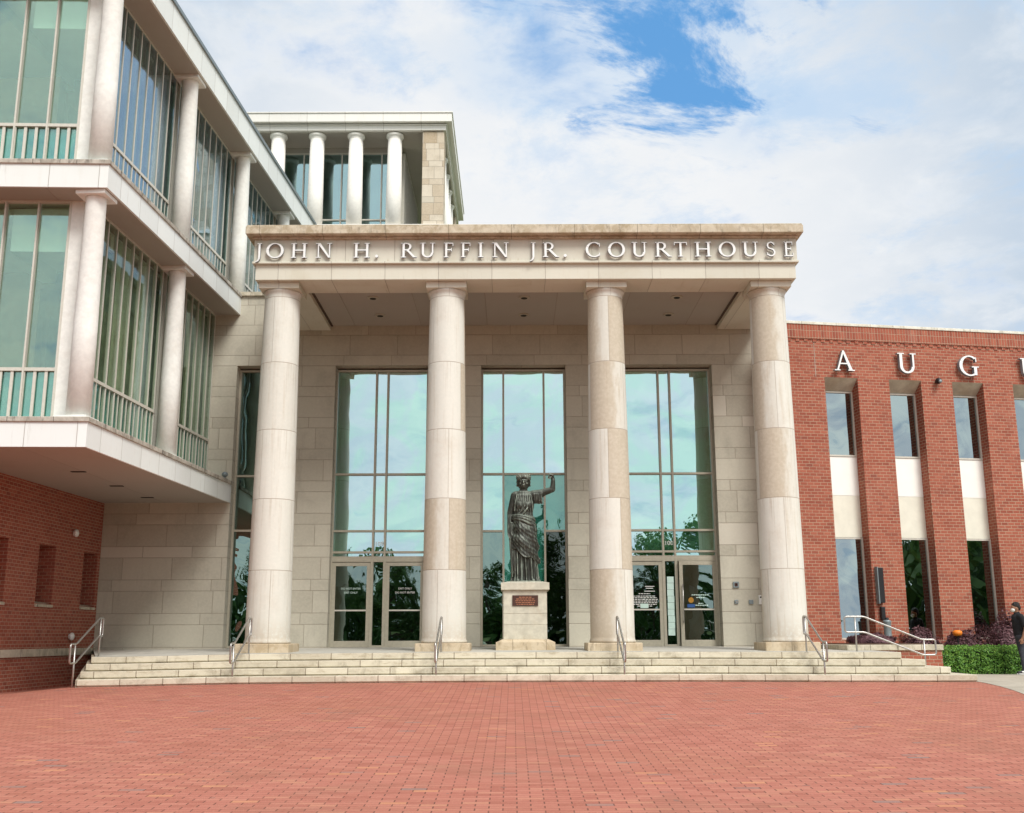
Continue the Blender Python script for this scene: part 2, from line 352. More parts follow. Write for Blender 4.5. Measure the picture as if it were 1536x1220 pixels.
# ------------------------------------------------------------------ mesh builder
class MB:
    def __init__(s, frame=None): s.v, s.f, s.fr, s.sm = [], [], frame, False
    def add(s, vs, fs):
        n = len(s.v)
        if s.fr is not None: vs = [s.fr(*p) for p in vs]
        s.v += [tuple(p) for p in vs]; s.f += [tuple(i + n for i in f) for f in fs]; return s
    def box(s, x0, x1, y0, y1, z0, z1):
        x0, x1 = sorted((x0, x1)); y0, y1 = sorted((y0, y1)); z0, z1 = sorted((z0, z1))
        return s.add([(x0, y0, z0), (x1, y0, z0), (x1, y1, z0), (x0, y1, z0), (x0, y0, z1), (x1, y0, z1), (x1, y1, z1), (x0, y1, z1)],
                     [(0, 3, 2, 1), (4, 5, 6, 7), (0, 1, 5, 4), (1, 2, 6, 5), (2, 3, 7, 6), (3, 0, 4, 7)])
    def prism(s, poly, z0, z1):
        n = len(poly)
        return s.add([(x, y, z0) for x, y in poly] + [(x, y, z1) for x, y in poly],
                     [tuple(range(n))[::-1], tuple(range(n, 2 * n))] + [(i, (i + 1) % n, n + (i + 1) % n, n + i) for i in range(n)])
    def plate(s, poly, y0, y1):
        """outline in x,z (counter clockwise seen from -y), thickness in y (y0 is the front)"""
        n = len(poly)
        return s.add([(x, y0, z) for x, z in poly] + [(x, y1, z) for x, z in poly],
                     [tuple(range(n)), tuple(range(n, 2 * n))[::-1]] + [((i + 1) % n, i, n + i, n + (i + 1) % n) for i in range(n)])
    def lathe(s, prof, c=(0, 0, 0), seg=48, capb=True, capt=True):
        vs, fs = [], []
        for r, z in prof:
            for k in range(seg):
                a = 2 * PI * k / seg; vs.append((c[0] + r * math.cos(a), c[1] + r * math.sin(a), c[2] + z))
        for i in range(len(prof) - 1):
            for k in range(seg):
                a, b = i * seg + k, i * seg + (k + 1) % seg; fs.append((a, b, b + seg, a + seg))
        if capb: fs.append(tuple(range(seg))[::-1])
        if capt: fs.append(tuple(range((len(prof) - 1) * seg, len(prof) * seg)))
        return s.add(vs, fs)
    def rings(s, rings, cap=True):
        n = len(rings[0]); fs = []
        for i in range(len(rings) - 1):
            for k in range(n):
                a, b = i * n + k, i * n + (k + 1) % n; fs.append((a, b, b + n, a + n))
        if cap: fs += [tuple(range(n))[::-1], tuple(range((len(rings) - 1) * n, len(rings) * n))]
        return s.add([p for r in rings for p in r], fs)
    def tube(s, pts, r, seg=10, closed=False):
        pts = [Vector(p) for p in pts]; n = len(pts); rad = r if isinstance(r, (list, tuple)) else [r] * n
        rs = []; up = None
        for i, p in enumerate(pts):
            a = pts[(i - 1) % n] if (closed or i > 0) else p; b = pts[(i + 1) % n] if (closed or i < n - 1) else p
            d = (b - a).normalized()
            if up is None: up = Vector((0, 0, 1)) if abs(d.z) < .9 else Vector((1, 0, 0))
            e1 = (up - d * up.dot(d)).normalized(); e2 = d.cross(e1); up = e1
            rs.append([tuple(p + (e1 * math.cos(2 * PI * k / seg) + e2 * math.sin(2 * PI * k / seg)) * rad[i]) for k in range(seg)])
        if closed: rs.append(rs[0])
        return s.rings(rs, cap=not closed)
    def ell(s, c, r, rot=None, seg=20, rg=12):
        vs = []; fs = []
        for i in range(rg + 1):
            t = PI * i / rg
            for k in range(seg):
                a = 2 * PI * k / seg
                p = Vector((r[0] * math.sin(t) * math.cos(a), r[1] * math.sin(t) * math.sin(a), -r[2] * math.cos(t)))
                if rot is not None: p = rot @ p
                vs.append((p.x + c[0], p.y + c[1], p.z + c[2]))
        for i in range(rg):
            for k in range(seg):
                a, b = i * seg + k, i * seg + (k + 1) % seg; fs.append((a, b, b + seg, a + seg))
        return s.add(vs, fs)
    def caps(s, p0, p1, r0, r1, seg=14, flat=1.):
        """tapered limb with round ends"""
        p0, p1 = Vector(p0), Vector(p1); d = p1 - p0; L = d.length; d.normalize()
        up = Vector((0, 1, 0)) if abs(d.y) < .9 else Vector((1, 0, 0)); e1 = (up - d * up.dot(d)).normalized(); e2 = d.cross(e1)
        rs = []
        for t in (-80, -55, -25): rs.append((p0 + d * (math.sin(R(t)) * r0), r0 * math.cos(R(t))))
        rs.append((p0, r0)); rs.append((p1, r1))
        for t in (25, 55, 80): rs.append((p1 + d * (math.sin(R(t)) * r1), r1 * math.cos(R(t))))
        return s.rings([[tuple(c + (e1 * math.cos(2 * PI * k / seg) * flat + e2 * math.sin(2 * PI * k / seg)) * r) for k in range(seg)] for c, r in rs])

def tag(o, label=None, cat=None, group=None, kind=None):
    for k, v in (('label', label), ('category', cat), ('group', group), ('kind', kind)):
        if v: o[k] = v
    return o
def thing(name, label, cat, loc=(0, 0, 0), group=None, rotz=0.):
    o = D.objects.new(name, None); COL.objects.link(o); o.location = loc; o.rotation_euler = (0, 0, rotz)
    o.empty_display_size = .2; return tag(o, label, cat, group)
def obj(name, mb, mat, parent=None, label=None, smooth=False, bevel=0., local=False, remesh=0., relax=0, origin=None):
    """mesh in world coordinates (or in its parent's when local)"""
    me = D.meshes.new(name); vs = mb.v
    if origin: vs = [(a - origin[0], b - origin[1], c - origin[2]) for a, b, c in vs]
    me.from_pydata(vs, [], mb.f); me.update()
    for mm in (mat if isinstance(mat, list) else [mat]): me.materials.append(M[mm] if isinstance(mm, str) else mm)
    bm = bmesh.new(); bm.from_mesh(me); bmesh.ops.recalc_face_normals(bm, faces=bm.faces); bm.to_mesh(me); bm.free()
    o = D.objects.new(name, me); COL.objects.link(o)
    if remesh:
        md = o.modifiers.new('r', 'REMESH'); md.mode = 'VOXEL'; md.voxel_size = remesh
        if relax: ms = o.modifiers.new('s', 'SMOOTH'); ms.factor = .5; ms.iterations = relax
        bpy.context.view_layer.update()
        nm = D.meshes.new_from_object(o.evaluated_get(bpy.context.evaluated_depsgraph_get())); o.modifiers.clear(); o.data = nm; nm.name = name
        smooth = True
    if parent is not None:
        o.parent = parent
        if not local:
            w = world_of(parent); o.location = (-w[0], -w[1], -w[2])
    if origin:
        o.location = (o.location[0] + origin[0], o.location[1] + origin[1], o.location[2] + origin[2])
    if smooth:
        for p in o.data.polygons: p.use_smooth = True
    if bevel:
        md = o.modifiers.new('b', 'BEVEL'); md.width = bevel; md.segments = 2; md.limit_method = 'ANGLE'; md.angle_limit = R(40)
    if label: o['label'] = label
    return o
def world_of(o):
    x = y = z = 0.
    while o is not None: x += o.location[0]; y += o.location[1]; z += o.location[2]; o = o.parent
    return (x, y, z)
def copy_tree(o, parent=None):
    c = o.copy(); COL.objects.link(c); c.parent = parent
    for ch in list(o.children): copy_tree(ch, c)
    return c
def structure(name, mb, mat, **k): return tag(obj(name, mb, mat, **k), kind='structure')
# ------------------------------------------------------------------ ground
def sst(a, b, x):
    t = min(1, max(0, (x - a) / (b - a))); return t * t * (3 - 2 * t)
def dz(x): return .025 * sst(-7, -1, x) * (1 - sst(3, 9, x)) - .05 * (1 - sst(-9.4, -5.5, x))
def gz(x, y):
    b = -.042 * (23.1 - max(y, -5)) if y < 23.1 else 0.
    return b + dz(x) * sst(18, 23, y) - .18 * (1 - sst(-11.4, -9.0, x)) * sst(18, 24, y)
def sheet(name, xs, ys, mat, lift, left=None):
    mb = MB(); vs = []; nx = len(xs)
    for y in ys:
        for x in xs:
            xx = x if left is None else left(y) + (xs[-1] - left(y)) * (x - xs[0]) / (xs[-1] - xs[0])
            vs.append((xx, y, gz(xx, y) + lift))
    fs = [(j * nx + i, j * nx + i + 1, (j + 1) * nx + i + 1, (j + 1) * nx + i) for j in range(len(ys) - 1) for i in range(nx - 1)]
    mb.add(vs, fs); return structure(name, mb, mat)
fine = [i * .5 for i in range(-24, 25)]
sheet('ground', [-900, -300, -100, -40] + [x for x in fine] + [40, 100, 300, 900], [-900, -300, -100, -40, -12, -5, 0, 8, 14] + [18 + .5 * i for i in range(0, 14)] + [30, 40, 60, 120, 400, 900], 'ground', -.02)
sheet('plaza', [-40, -25] + fine + [20, 30], [-12, -5, 0, 8, 14] + [18 + .5 * i for i in range(0, 11)] + [25, 27, 29.3], 'paver', 0)
ek = [(17, 8.6), (19, 9.2), (20.36, 9.5), (21.15, 9.67), (22.0, 9.8), (22.8, 9.85), (23.1, 9.82), (28, 9.82)]
def edge(y):
    for (a, b), (c, d) in zip(ek, ek[1:]):
        if y <= c: return b + (d - b) * (y - a) / (c - a)
    return 9.82
sheet('sidewalk', [0, 1, 2, 4, 8, 12, 30], [17, 18, 18.5, 19, 19.5, 20, 20.36, 20.8, 21.15, 21.6, 22, 22.4, 22.8, 23.1, 24, 26, 27.6], 'concrete', .006, left=edge)

# ------------------------------------------------------------------ steps and landing
st = thing('entrance_steps', 'four broad limestone steps with joints running across the front of the courthouse', 'steps', (.3, 23.1, 0))
def bend(mb):
    mb.v = [(x, y, z + dz(x)) for x, y, z in mb.v]; return mb
def steprow(xl, xr, y0, z0, z1, xb, nose=.0):
    xs = [xl + (xr - xl) * i / 60 for i in range(61)]
    mb = MB(); vs = []; zq = z1 - .128
    for x in xs:
        yb = 24.6 if x > xr - 1e-6 else 25.5
        vs += [(x, y0 + .035, z0), (x, y0 + .035, zq), (x, y0, zq), (x, y0, z1), (x, 25.5, z1), (x, 25.5, z0)]
    fs = []
    for i in range(60):
        a = i * 6; b = a + 6
        fs += [(a + k, b + k, b + (k + 1) % 6, a + (k + 1) % 6) for k in range(6)]
    fs += [(0, 1, 2, 3, 4, 5), (365, 364, 363, 362, 361, 360)]
    mb.add(vs, fs)
    # left end runs back to the brick wing
    mb.add([(xl, y0 + .001, z0), (xl, y0 + .001, z1 - .001), (xl, 25.5, z1 - .001), (xl, 25.5, z0), (xb, 29.3, z0), (xb, 29.3, z1 - .001)], [(0, 1, 2, 3), (0, 4, 5, 1), (1, 5, 2), (2, 5, 4, 3), (3, 4, 0)])
    return bend(mb)
for i, (xl, xr, y0, z0, z1) in enumerate([(-9.25, 9.83, 23.1, -.5, .15), (-9.30, 9.42, 23.45, .15, .30), (-9.33, 9.02, 23.8, .30, .45), (-9.36, 8.63, 24.15, .45, .60)]):
    obj('step', steprow(xl, xr, y0, z0, z1, -11.6 + .08 * i), 'steps%d' % i, st, bevel=.014)
mb = MB(); n = 40
vs = []
for i in range(n + 1):
    x = -9.3 + (8.6 + 9.3) * i / n; xb = -11.52 + (7.9 + 11.52) * i / n
    vs += [(x, 24.22, .603 + dz(x)), (xb, 29.8, .685 + .4 * dz(xb))]
mb.add(vs, [(2 * i, 2 * i + 2, 2 * i + 3, 2 * i + 1) for i in range(n)])
obj('landing', mb, 'deck', st)

# ------------------------------------------------------------------ framed glazing
def ident(a, b, z): return (a, b, z)
def panes(parent, fr, spec):
    for a0, a1, z0, z1, mt in spec: obj('pane', MB(fr).box(a0, a1, .02, .032, z0, z1), mt, parent, local=True)
def glazing(parent, name, fr, a0, a1, z0, z1, mull=(), rails=(), w=.055, d0=-.06, d1=.06, frame='alu', glass='g_hall', label=None, mw=None, gb=.02, partial=()):
    """frame bars (outer frame, uprights at `mull`, cross bars at `rails` or (z, a0, a1)), pane as sub-part"""
    mb = MB(fr); mw = mw or w
    mb.box(a0, a0 + w, d0, d1, z0, z1); mb.box(a1 - w, a1, d0, d1, z0, z1)
    mb.box(a0 + w, a1 - w, d0, d1, z0, z0 + w); mb.box(a0 + w, a1 - w, d0, d1, z1 - w, z1)
    for a in mull:
        if isinstance(a, tuple): mb.box(a[0] - mw / 2, a[0] + mw / 2, d0 - .004, d1, a[1], a[2])
        else: mb.box(a - mw / 2, a + mw / 2, d0 - .004, d1, z0 + w, z1 - w)
    for r in rails:
        if isinstance(r, tuple): mb.box(r[1], r[2], d0 + .004, d1 - .004, r[0] - w / 2, r[0] + w / 2)
        else: mb.box(a0 + w, a1 - w, d0 + .004, d1 - .004, r - w / 2, r + w / 2)
    f = obj(name, mb, frame, parent, label=label)
    if glass is None: return f
    g = MB(fr).box(a0 + w * .6, a1 - w * .6, gb, gb + .012, z0 + w * .6, z1 - w * .6)
    obj('pane', g, glass, f, local=True); return f

# ------------------------------------------------------------------ courthouse entrance hall
hall = thing('courthouse_hall', 'tan limestone courthouse front wall with tall glazed openings behind the portico columns', 'building', (.33, 29.3, .65))
Y0, Y1 = 29.3, 29.8
mb = MB()
for a, b in ((-11.7, -7.84), (-6.4, -5.03), (-2.38, -.88), (1.53, 3.03), (5.7, 7.15)): mb.box(a, b, Y0, Y1, -.5, 8.55)
for a, b in ((-7.84, -6.4), (-5.03, -2.38), (-.88, 1.53), (3.03, 5.7)): mb.box(a, b, Y0, Y1, -.5, .66)
mb.box(-11.7, 7.15, Y0, Y1, 8.55, 10.62)
obj('wall', mb, 'stone', hall)
obj('coping', MB().box(-11.7, 7.2, 29.22, 29.9, 10.62, 10.74), 'cap_moss', hall, bevel=.01)
mb = MB(); mb.box(-11.7, -11.6, 29.81, 35, .5, 8.8); mb.box(7.05, 7.15, 29.81, 35, .5, 8.8); mb.box(-11.6, 7.05, 34.9, 35, .5, 8.8); mb.box(-11.6, 7.05, 29.81, 34.9, 8.7, 8.8)
obj('lobby', mb, 'green_in', hall)
obj('lobby_floor', MB().box(-11.6, 7.05, 29.85, 34.9, .5, .66), 'dark_in', hall)
obj('roof', MB().box(-11.7, 7.15, 29.8, 38, 10.3, 10.5), 'grey', hall)
fy = lambda a, b, z: (a, 29.7 + b, z)
glazing(hall, 'window', fy, -7.84, -6.4, .68, 8.5, rails=(5.42, 3.88), glass='g_dark', label='narrow tall window beside the left column')
cw = glazing(hall, 'window', fy, -.88, 1.53, .70, 8.5, glass=None, mull=(-.25, .91), rails=((5.46, -.82, 1.47), (3.85, -.82, -.28), (3.85, .94, 1.47)), label='tall middle window behind the statue')
panes(cw, fy, [(-.85, 1.5, 5.46, 8.47, 'g_hall'), (-.85, -.25, .73, 3.85, 'g_dark'), (-.85, -.25, 3.85, 5.46, 'g_hall'), (-.25, .91, .73, 5.46, 'g_green'), (.91, 1.5, 3.85, 5.46, 'g_green'), (.91, 1.5, .73, 3.85, 'g_low')])
def text_obj(s, size, x, y, z, mat, parent, name='lettering', ext=.001, wide=1.):
    cu = D.curves.new('t', 'FONT'); cu.body = s; cu.size = size; cu.align_x = 'CENTER'; cu.align_y = 'CENTER'; cu.extrude = ext; cu.resolution_u = 3
    o = D.objects.new('t', cu); COL.objects.link(o); bpy.context.view_layer.update()
    me = D.meshes.new_from_object(o.evaluated_get(bpy.context.evaluated_depsgraph_get())); D.objects.remove(o)
    mb = MB().add([(x + v.co.x * wide, y - v.co.z, z + v.co.y) for v in me.vertices], [tuple(p.vertices) for p in me.polygons])
    return obj(name, mb, mat, parent)
def entrance(x0, sgn, label, number):
    """three-light opening over a pair of doors, x0 = centre; sgn mirrors"""
    A = lambda t: x0 + t
    w = glazing(hall, 'window', fy, A(-1.33), A(1.33), 3.1, 8.5, mull=(A(-.165), A(.165)), rails=(5.46, 3.86, 3.27), label=label)
    text_obj(number, .17, x0, 29.70, 3.50, 'white', w)
    # door frame
    mb = MB(fy)
    for a, b in ((-1.33, -1.275), (-.215, -.135), (.135, .215), (1.275, 1.33)): mb.box(A(a), A(b), -.07, .07, .66, 3.1)
    mb.box(A(-1.275), A(-.215), -.07, .07, 3.0, 3.1); mb.box(A(.215), A(1.275), -.07, .07, 3.0, 3.1); mb.box(A(-.135), A(.135), -.06, .07, 3.0, 3.1); mb.box(A(-.135), A(.135), -.06, .06, .66, .74)
    df = obj('door_frame', mb, 'door_alu', hall, bevel=.004)
    obj('side_light', MB(fy).box(A(-.135), A(.135), .0, .012, .74, 3.0), 'g_dark', df)
    return df
def door(x0, x1, name_label, openang=0., hinge=1):
    w = x1 - x0
    ox = x1 if hinge > 0 else x0
    ca, sa = math.cos(openang), math.sin(openang)
    def fr(a, b, z):
        dx = a - ox; return (ox + dx * ca - b * sa * 1, 29.68 + dx * sa + b * ca, z)
    mb = MB(fr); mb.box(x0, x0 + .1, -.03, .03, .69, 2.99); mb.box(x1 - .1, x1, -.03, .03, .69, 2.99)
    mb.box(x0 + .1, x1 - .1, -.03, .03, .69, .86); mb.box(x0 + .1, x1 - .1, -.03, .03, 2.89, 2.99)
    d = obj('door', mb, 'door_alu', hall, label=name_label, bevel=.004)
    obj('pane', MB(fr).box(x0 + .09, x1 - .09, -.004, .008, .85, 2.9), 'g_door', d)
    obj('push_bar', MB(fr).box(x0 + .1, x1 - .1, .02, .075, 1.66, 1.71), 'alu_light', d)
    obj('push_bar_rim', MB(fr).box(x0 + .1, x1 - .1, -.03, -.012, 1.66, 1.70), 'alu_light', d)
    return d, fr
eL = entrance(-3.725, 1, 'left three-light window over the exit doors', '109')
dl, fl = door(-5.0, -3.94, 'left exit door'); dr, fr_ = door(-3.51, -2.45, 'right exit door')
text_obj('DO NOT ENTER', .075, -4.47, 29.66, 2.27, 'paper', dl); text_obj('EXIT ONLY', .075, -4.47, 29.66, 2.16, 'paper', dl)
text_obj('EXIT ONLY', .075, -2.97, 29.66, 2.27, 'white', dr); text_obj('DO NOT ENTER', .075, -2.97, 29.66, 2.16, 'white', dr)
eR = entrance(4.365, -1, 'right three-light window over the entrance doors', '100')
dl, fl = door(3.09, 4.15, 'left entrance door with rows of white text'); dr, fr_ = door(4.59, 5.64, 'right entrance door standing slightly open', R(7), 1)
# rows of door text, too small to read in the photo
mb = MB(); random.seed(3)
for k in range(8):
    z = 2.10 - k * .045 - (0 if k < 1 else .02); half = (.16, .30, .34, .36, .36, .36, .33, .2)[k]; x = 3.64 - half
    while x < 3.64 + half:
        L = random.uniform(.03, .09); mb.box(x, min(x + L, 3.64 + half), 29.655, 29.66, z, z + .02); x += L + .018
for z, a, b in ((2.30, 3.66, 3.92), (2.25, 3.68, 3.88), (2.17, 3.64, 3.93)): mb.box(a, b, 29.655, 29.66, z, z + .018)
obj('lettering', mb, 'white', dl)
obj('notice', MB().box(3.52, 3.74, 29.652, 29.66, 1.72, 1.84), 'paper', dl)
mb = MB()
for k in range(9): mb.box(4.27 + .004 * (k % 3), 4.455 + .004 * (k % 3), 29.672 - .002 * (k % 2), 29.68 - .002 * (k % 2), .98 + k * .178, .98 + k * .178 + .172)
obj('notice', mb, 'paper', eR, label='column of pale paper notices')
mb = MB(fr_)
mb.tube([(4.66, -.09, 1.31), (4.66, -.09, 2.36)], .016); 
for z in (1.36, 2.31): mb.tube([(4.66, -.09, z), (4.66, -.02, z)], .012)
obj('pull_handle', mb, 'steel', dr, smooth=True)
mb = MB(fr_); mb.fr = lambda a, b, z: fr_(a, b, z)
c = [(4.90 + .075 * math.cos(k * PI / 12), 1.93 + .075 * math.sin(k * PI / 12)) for k in range(24)]
mb.plate(c, -.013, -.007)
obj('sticker', mb, mat_plain('sticker_gold', (.45, .22, .03), .5, .1, 12, bump=0), dr)
mb = MB(fr_); mb.box(4.79, 5.0, -.013, -.007, 1.73, 1.82); obj('sticker', mb, 'blue', dr)
mb = MB(fr_)
for z, a, b in ((2.06, 4.92, 5.42), (1.99, 5.05, 5.3), (1.83, 5.1, 5.24), (1.78, 5.02, 5.38)): 
    x = a
    while x < b: mb.box(x, min(b, x + .05), -.012, -.008, z, z + .022); x += .062
obj('lettering', mb, 'paper', dr)

# small fittings on the wall by the entrance
def fitting(name, label, cat, x0, x1, z0, z1, mat, y=29.3, inner=None, d=.04, group=None):
    t = thing(name, label, cat, ((x0 + x1) / 2, y, (z0 + z1) / 2), group)
    obj('plate', MB().box(x0, x1, y - d, y - .001, z0, z1), mat, t, bevel=.005)
    if inner:
        for (a, b, c_, e, mt, nm) in inner: obj(nm, MB().box(a, b, y - d - .008, y - d - .0005, c_, e), mt, t)
    return t
fitting('door_sign', 'square dark sign with pale symbol right of the entrance doors', 'sign', 6.02, 6.18, 2.25, 2.41, 'grey', inner=[(6.06, 6.14, 2.29, 2.37, 'plaque', 'symbol'), (6.085, 6.115, 2.31, 2.35, 'white', 'mark')])
fitting('door_button', 'small square button plate below the dark sign', 'button', 6.04, 6.14, 1.82, 1.92, 'grey', inner=[(6.065, 6.115, 1.845, 1.895, 'steel', 'button')])
fitting('card_reader', 'plain grey square reader between button and white box', 'card reader', 6.43, 6.55, 1.81, 1.92, 'grey')
fitting('intercom', 'white intercom box half hidden by the right column', 'intercom', 6.7, 6.86, 1.80, 2.05, 'white', inner=[(6.73, 6.83, 1.97, 2.01, 'black', 'display')])

# ------------------------------------------------------------------ portico
por = thing('entrance_portico', 'limestone portico with long entablature on four tall stone columns', 'portico', (.33, 25, .6))
yb = 29.28
obj('architrave', MB().box(-6.33, 7.02, 24.85, 25.9, 9.58, 9.975).box(-6.33, -5.2, 25.9, yb, 9.58, 9.975).box(5.9, 7.02, 25.9, yb, 9.58, 9.975), 'entab', por, bevel=.008)
obj('fillet', MB().box(-6.40, 7.09, 24.76, yb, 9.975, 10.03), 'entab', por, bevel=.008)
obj('frieze', MB().box(-6.37, 7.06, 24.80, yb, 10.03, 10.60), 'frieze', por)
obj('cornice', MB().box(-6.42, 7.10, 24.72, yb, 10.60, 10.66).box(-6.54, 7.18, 24.52, yb, 10.66, 10.86).box(-6.52, 7.16, 24.54, yb, 10.86, 10.90), 'cornice', por, bevel=.014)
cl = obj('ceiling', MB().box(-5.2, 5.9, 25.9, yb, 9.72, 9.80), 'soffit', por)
for a, b in ((-5.2, -5.14), (5.84, 5.9)): obj('ceiling_joint', MB().box(a, b, 25.9, yb, 9.70, 9.7195), 'bark', por)
for x in (-3.66, .33, 4.36):
    for y in (26.7, 28.25):
        d = obj('downlight', MB().lathe([(.13, 0), (.15, .012), (.15, .03)], (x, y, 9.69), 24), 'alu', por, smooth=False)
        obj('lens', MB().lathe([(.085, 0), (.085, .006)], (x, y, 9.682), 20), 'dark_in', d)
def column(xc, seed, tan_amt, label):
    prof = [(.53, .82), (.545, .84), (.545, .87), (.525, .90)]
    for i in range(13):
        t = i / 12; prof.append((.52 - .085 * t ** 1.35, .95 + t * 8.32))
    prof += [(.435, 9.33), (.448, 9.345), (.465, 9.38), (.485, 9.42)]
    c = obj('column', MB().lathe([(r, z) for r, z in prof], (0, 0, 0), 64), mat_drum('column_drums', seed, tan_amt), por, smooth=True, local=False, label=label)
    c.location = (xc - .33, .5, -.6)
    for p in c.data.polygons:
        if abs(p.normal.z) > .9: p.use_smooth = False
    obj('plinth', MB().box(-.63, .63, -.63, .63, .30, .82), 'plinth', c, local=True, bevel=.02)
    obj('abacus', MB().box(-.50, .50, -.50, .50, 9.42, 9.578), 'entab', c, local=True, bevel=.008)
    return c
column(-5.77, 1.3, .10, 'leftmost column, palest stone'); column(-1.62, 4.1, .16, 'second column, pale stone')
column(2.35, 7.7, .42, 'third column with tan patches'); column(6.43, 9.2, .55, 'rightmost column with large tan drums')

# ------------------------------------------------------------------ lettering
def arc(cx, cy, rx, ry, a0, a1, wx, wy, n=18):
    o = [(cx + rx * math.cos(R(a0 + (a1 - a0) * i / n)), cy + ry * math.sin(R(a0 + (a1 - a0) * i / n))) for i in range(n + 1)]
    k = [(cx + (rx - wx) * math.cos(R(a0 + (a1 - a0) * i / n)), cy + (ry - wy) * math.sin(R(a0 + (a1 - a0) * i / n))) for i in range(n + 1)]
    return [[o[i], o[i + 1], k[i + 1], k[i]] for i in range(n)]
def rect(x0, x1, y0, y1): return [[(x0, y0), (x1, y0), (x1, y1), (x0, y1)]]
def ser(x, y, w=.26, t=.05): return rect(x - w / 2, x + w / 2, y - (t if y > .5 else 0), y + (0 if y > .5 else t))
K, k_ = .145, .07
def glyph(c):
    S = lambda x, w=K, a=0., b=1.: rect(x - w / 2, x + w / 2, a, b)
    if c == 'I': return S(.18) + ser(.18, 1, .34) + ser(.18, 0, .34), .36
    if c == 'H': return S(.18) + S(.86) + rect(.2, .84, .48, .48 + k_) + ser(.18, 1, .34) + ser(.18, 0, .34) + ser(.86, 1, .34) + ser(.86, 0, .34), 1.04
    if c == 'N': return S(.17, k_) + S(.87, k_) + [[(.10, 1), (.29, 1), (.93, 0), (.80, 0)]] + rect(.0, .2, .95, 1) + ser(.17, 0, .3) + ser(.87, 1, .3), 1.02
    if c == 'U': return S(.2, K, .3) + S(.84, k_ + .02, .3) + arc(.5035, .32, .376, .33, 180, 360, K, .09) + ser(.2, 1, .36) + ser(.84, 1, .32), 1.02
    if c == 'J': return S(.3, K, .02) + arc(.03, .05, .342, .34, -90, 0, K, .06) + ser(.3, 1, .34), .48
    if c == 'O': return arc(.52, .5, .52, .52, 0, 360, K + .01, .07, 44), 1.04
    if c == 'C': return arc(.52, .5, .52, .52, 48, 312, K + .01, .07, 34) + rect(.83, .875, .70, .93) + rect(.83, .875, .08, .28), .9
    if c == 'G': return arc(.52, .5, .52, .52, 48, 300, K + .01, .07, 34) + rect(.83, .875, .70, .93) + S(.80, K, .03, .46) + ser(.80, .46 + .001, .36)[0:0] + rect(.62, .98, .42, .47), .98
    if c == 'R': return S(.18) + arc(.36, .74, .33, .26, -90, 90, K, k_, 16) + rect(.18, .38, .93, 1) + rect(.18, .38, .48, .48 + k_) + [[(.34, .5), (.52, .5), (.98, 0), (.80, 0)]] + rect(.80, 1.04, 0, .045) + ser(.18, 1, .34) + ser(.18, 0, .34), 1.0
    if c == 'F': return S(.18) + rect(.18, .70, .93, 1) + rect(.655, .70, .76, .95) + rect(.2, .58, .48, .48 + k_) + rect(.54, .58, .40, .64) + ser(.18, 1, .34) + ser(.18, 0, .34), .72
    if c == 'E': return S(.18) + rect(.18, .70, .93, 1) + rect(.655, .70, .78, .95) + rect(.2, .58, .48, .48 + k_) + rect(.54, .58, .42, .62) + rect(.18, .74, 0, k_) + rect(.70, .745, .03, .24) + ser(.18, 1, .34) + ser(.18, 0, .34), .76
    if c == 'T': return S(.44) + rect(.0, .88, .93, 1) + rect(0, .045, .77, .96) + rect(.835, .88, .77, .96) + ser(.44, 0, .34), .88
    if c == 'A': return [[(.10, 0), (.18, 0), (.50, .92), (.44, 1)], [(.42, 1), (.52, 1), (.94, 0), (.77, 0)]] + rect(.26, .74, .32, .32 + k_ - .01) + ser(.13, 0, .3) + ser(.86, 0, .34), 1.0
    if c == 'S': return arc(.30, .745, .27, .255, 35, 275, .10, .075, 20) + arc(.30, .275, .29, .275, -150, 88, .11, .08, 20) + rect(.485, .53, .76, .93) + rect(.03, .075, .06, .26), .6
    if c == '.': return [[(.12 + .1 * math.cos(i * PI / 6), .1 + .1 * math.sin(i * PI / 6)) for i in range(12)]], .24
def letter(ch, x0, x1, zb, H, fr, parent, depth=.055, back=.03):
    polys, w = glyph(ch); sx = (x1 - x0) / w; a = MB(fr)
    for i, p in enumerate(polys):
        area = sum(p[j][0] * p[(j + 1) % len(p)][1] - p[(j + 1) % len(p)][0] * p[j][1] for j in range(len(p)))
        if area < 0: p = p[::-1]
        lift = .0006 * (i % 7) if len(p) == 4 else 0
        a.plate([(x0 + q[0] * sx, zb + q[1] * H) for q in p], -back - depth - lift, -back)
    bm_mat = ['letter', 'letter_side']
    o = obj('letter', a, bm_mat, parent)
    n0 = fr(0, -1, 0); n1 = fr(0, 0, 0); n = Vector(n0) - Vector(n1)
    for p in o.data.polygons: p.material_index = 0 if p.normal.dot(n) > .7 else 1
    return o
sign = thing('courthouse_lettering', 'raised white serif letters reading JOHN H. RUFFIN JR. COURTHOUSE on the frieze', 'lettering', (.31, 24.79, 10.09))
ffr = lambda a, b, z: (a, 24.80 + b, z)
for ch, a, b in [('J', -6.32, -6.16), ('O', -6.05, -5.62), ('H', -5.44, -5.04), ('N', -4.83, -4.43), ('H', -3.9, -3.49), ('.', -3.37, -3.28), ('R', -2.73, -2.35), ('U', -2.26, -1.88), ('F', -1.67, -1.43), ('F', -1.25, -1.01), ('I', -.83, -.69), ('N', -.48, -.07), ('J', .44, .6), ('R', .77, 1.16), ('.', 1.28, 1.37), ('C', 1.83, 2.19), ('O', 2.38, 2.80), ('U', 2.96, 3.35), ('R', 3.54, 3.94), ('T', 4.01, 4.33), ('H', 4.52, 4.93), ('O', 5.11, 5.53), ('U', 5.69, 6.09), ('S', 6.29, 6.51), ('E', 6.72, 6.95)]:
    letter(ch, a, b, 10.10, .38, ffr, sign, .06, .04)

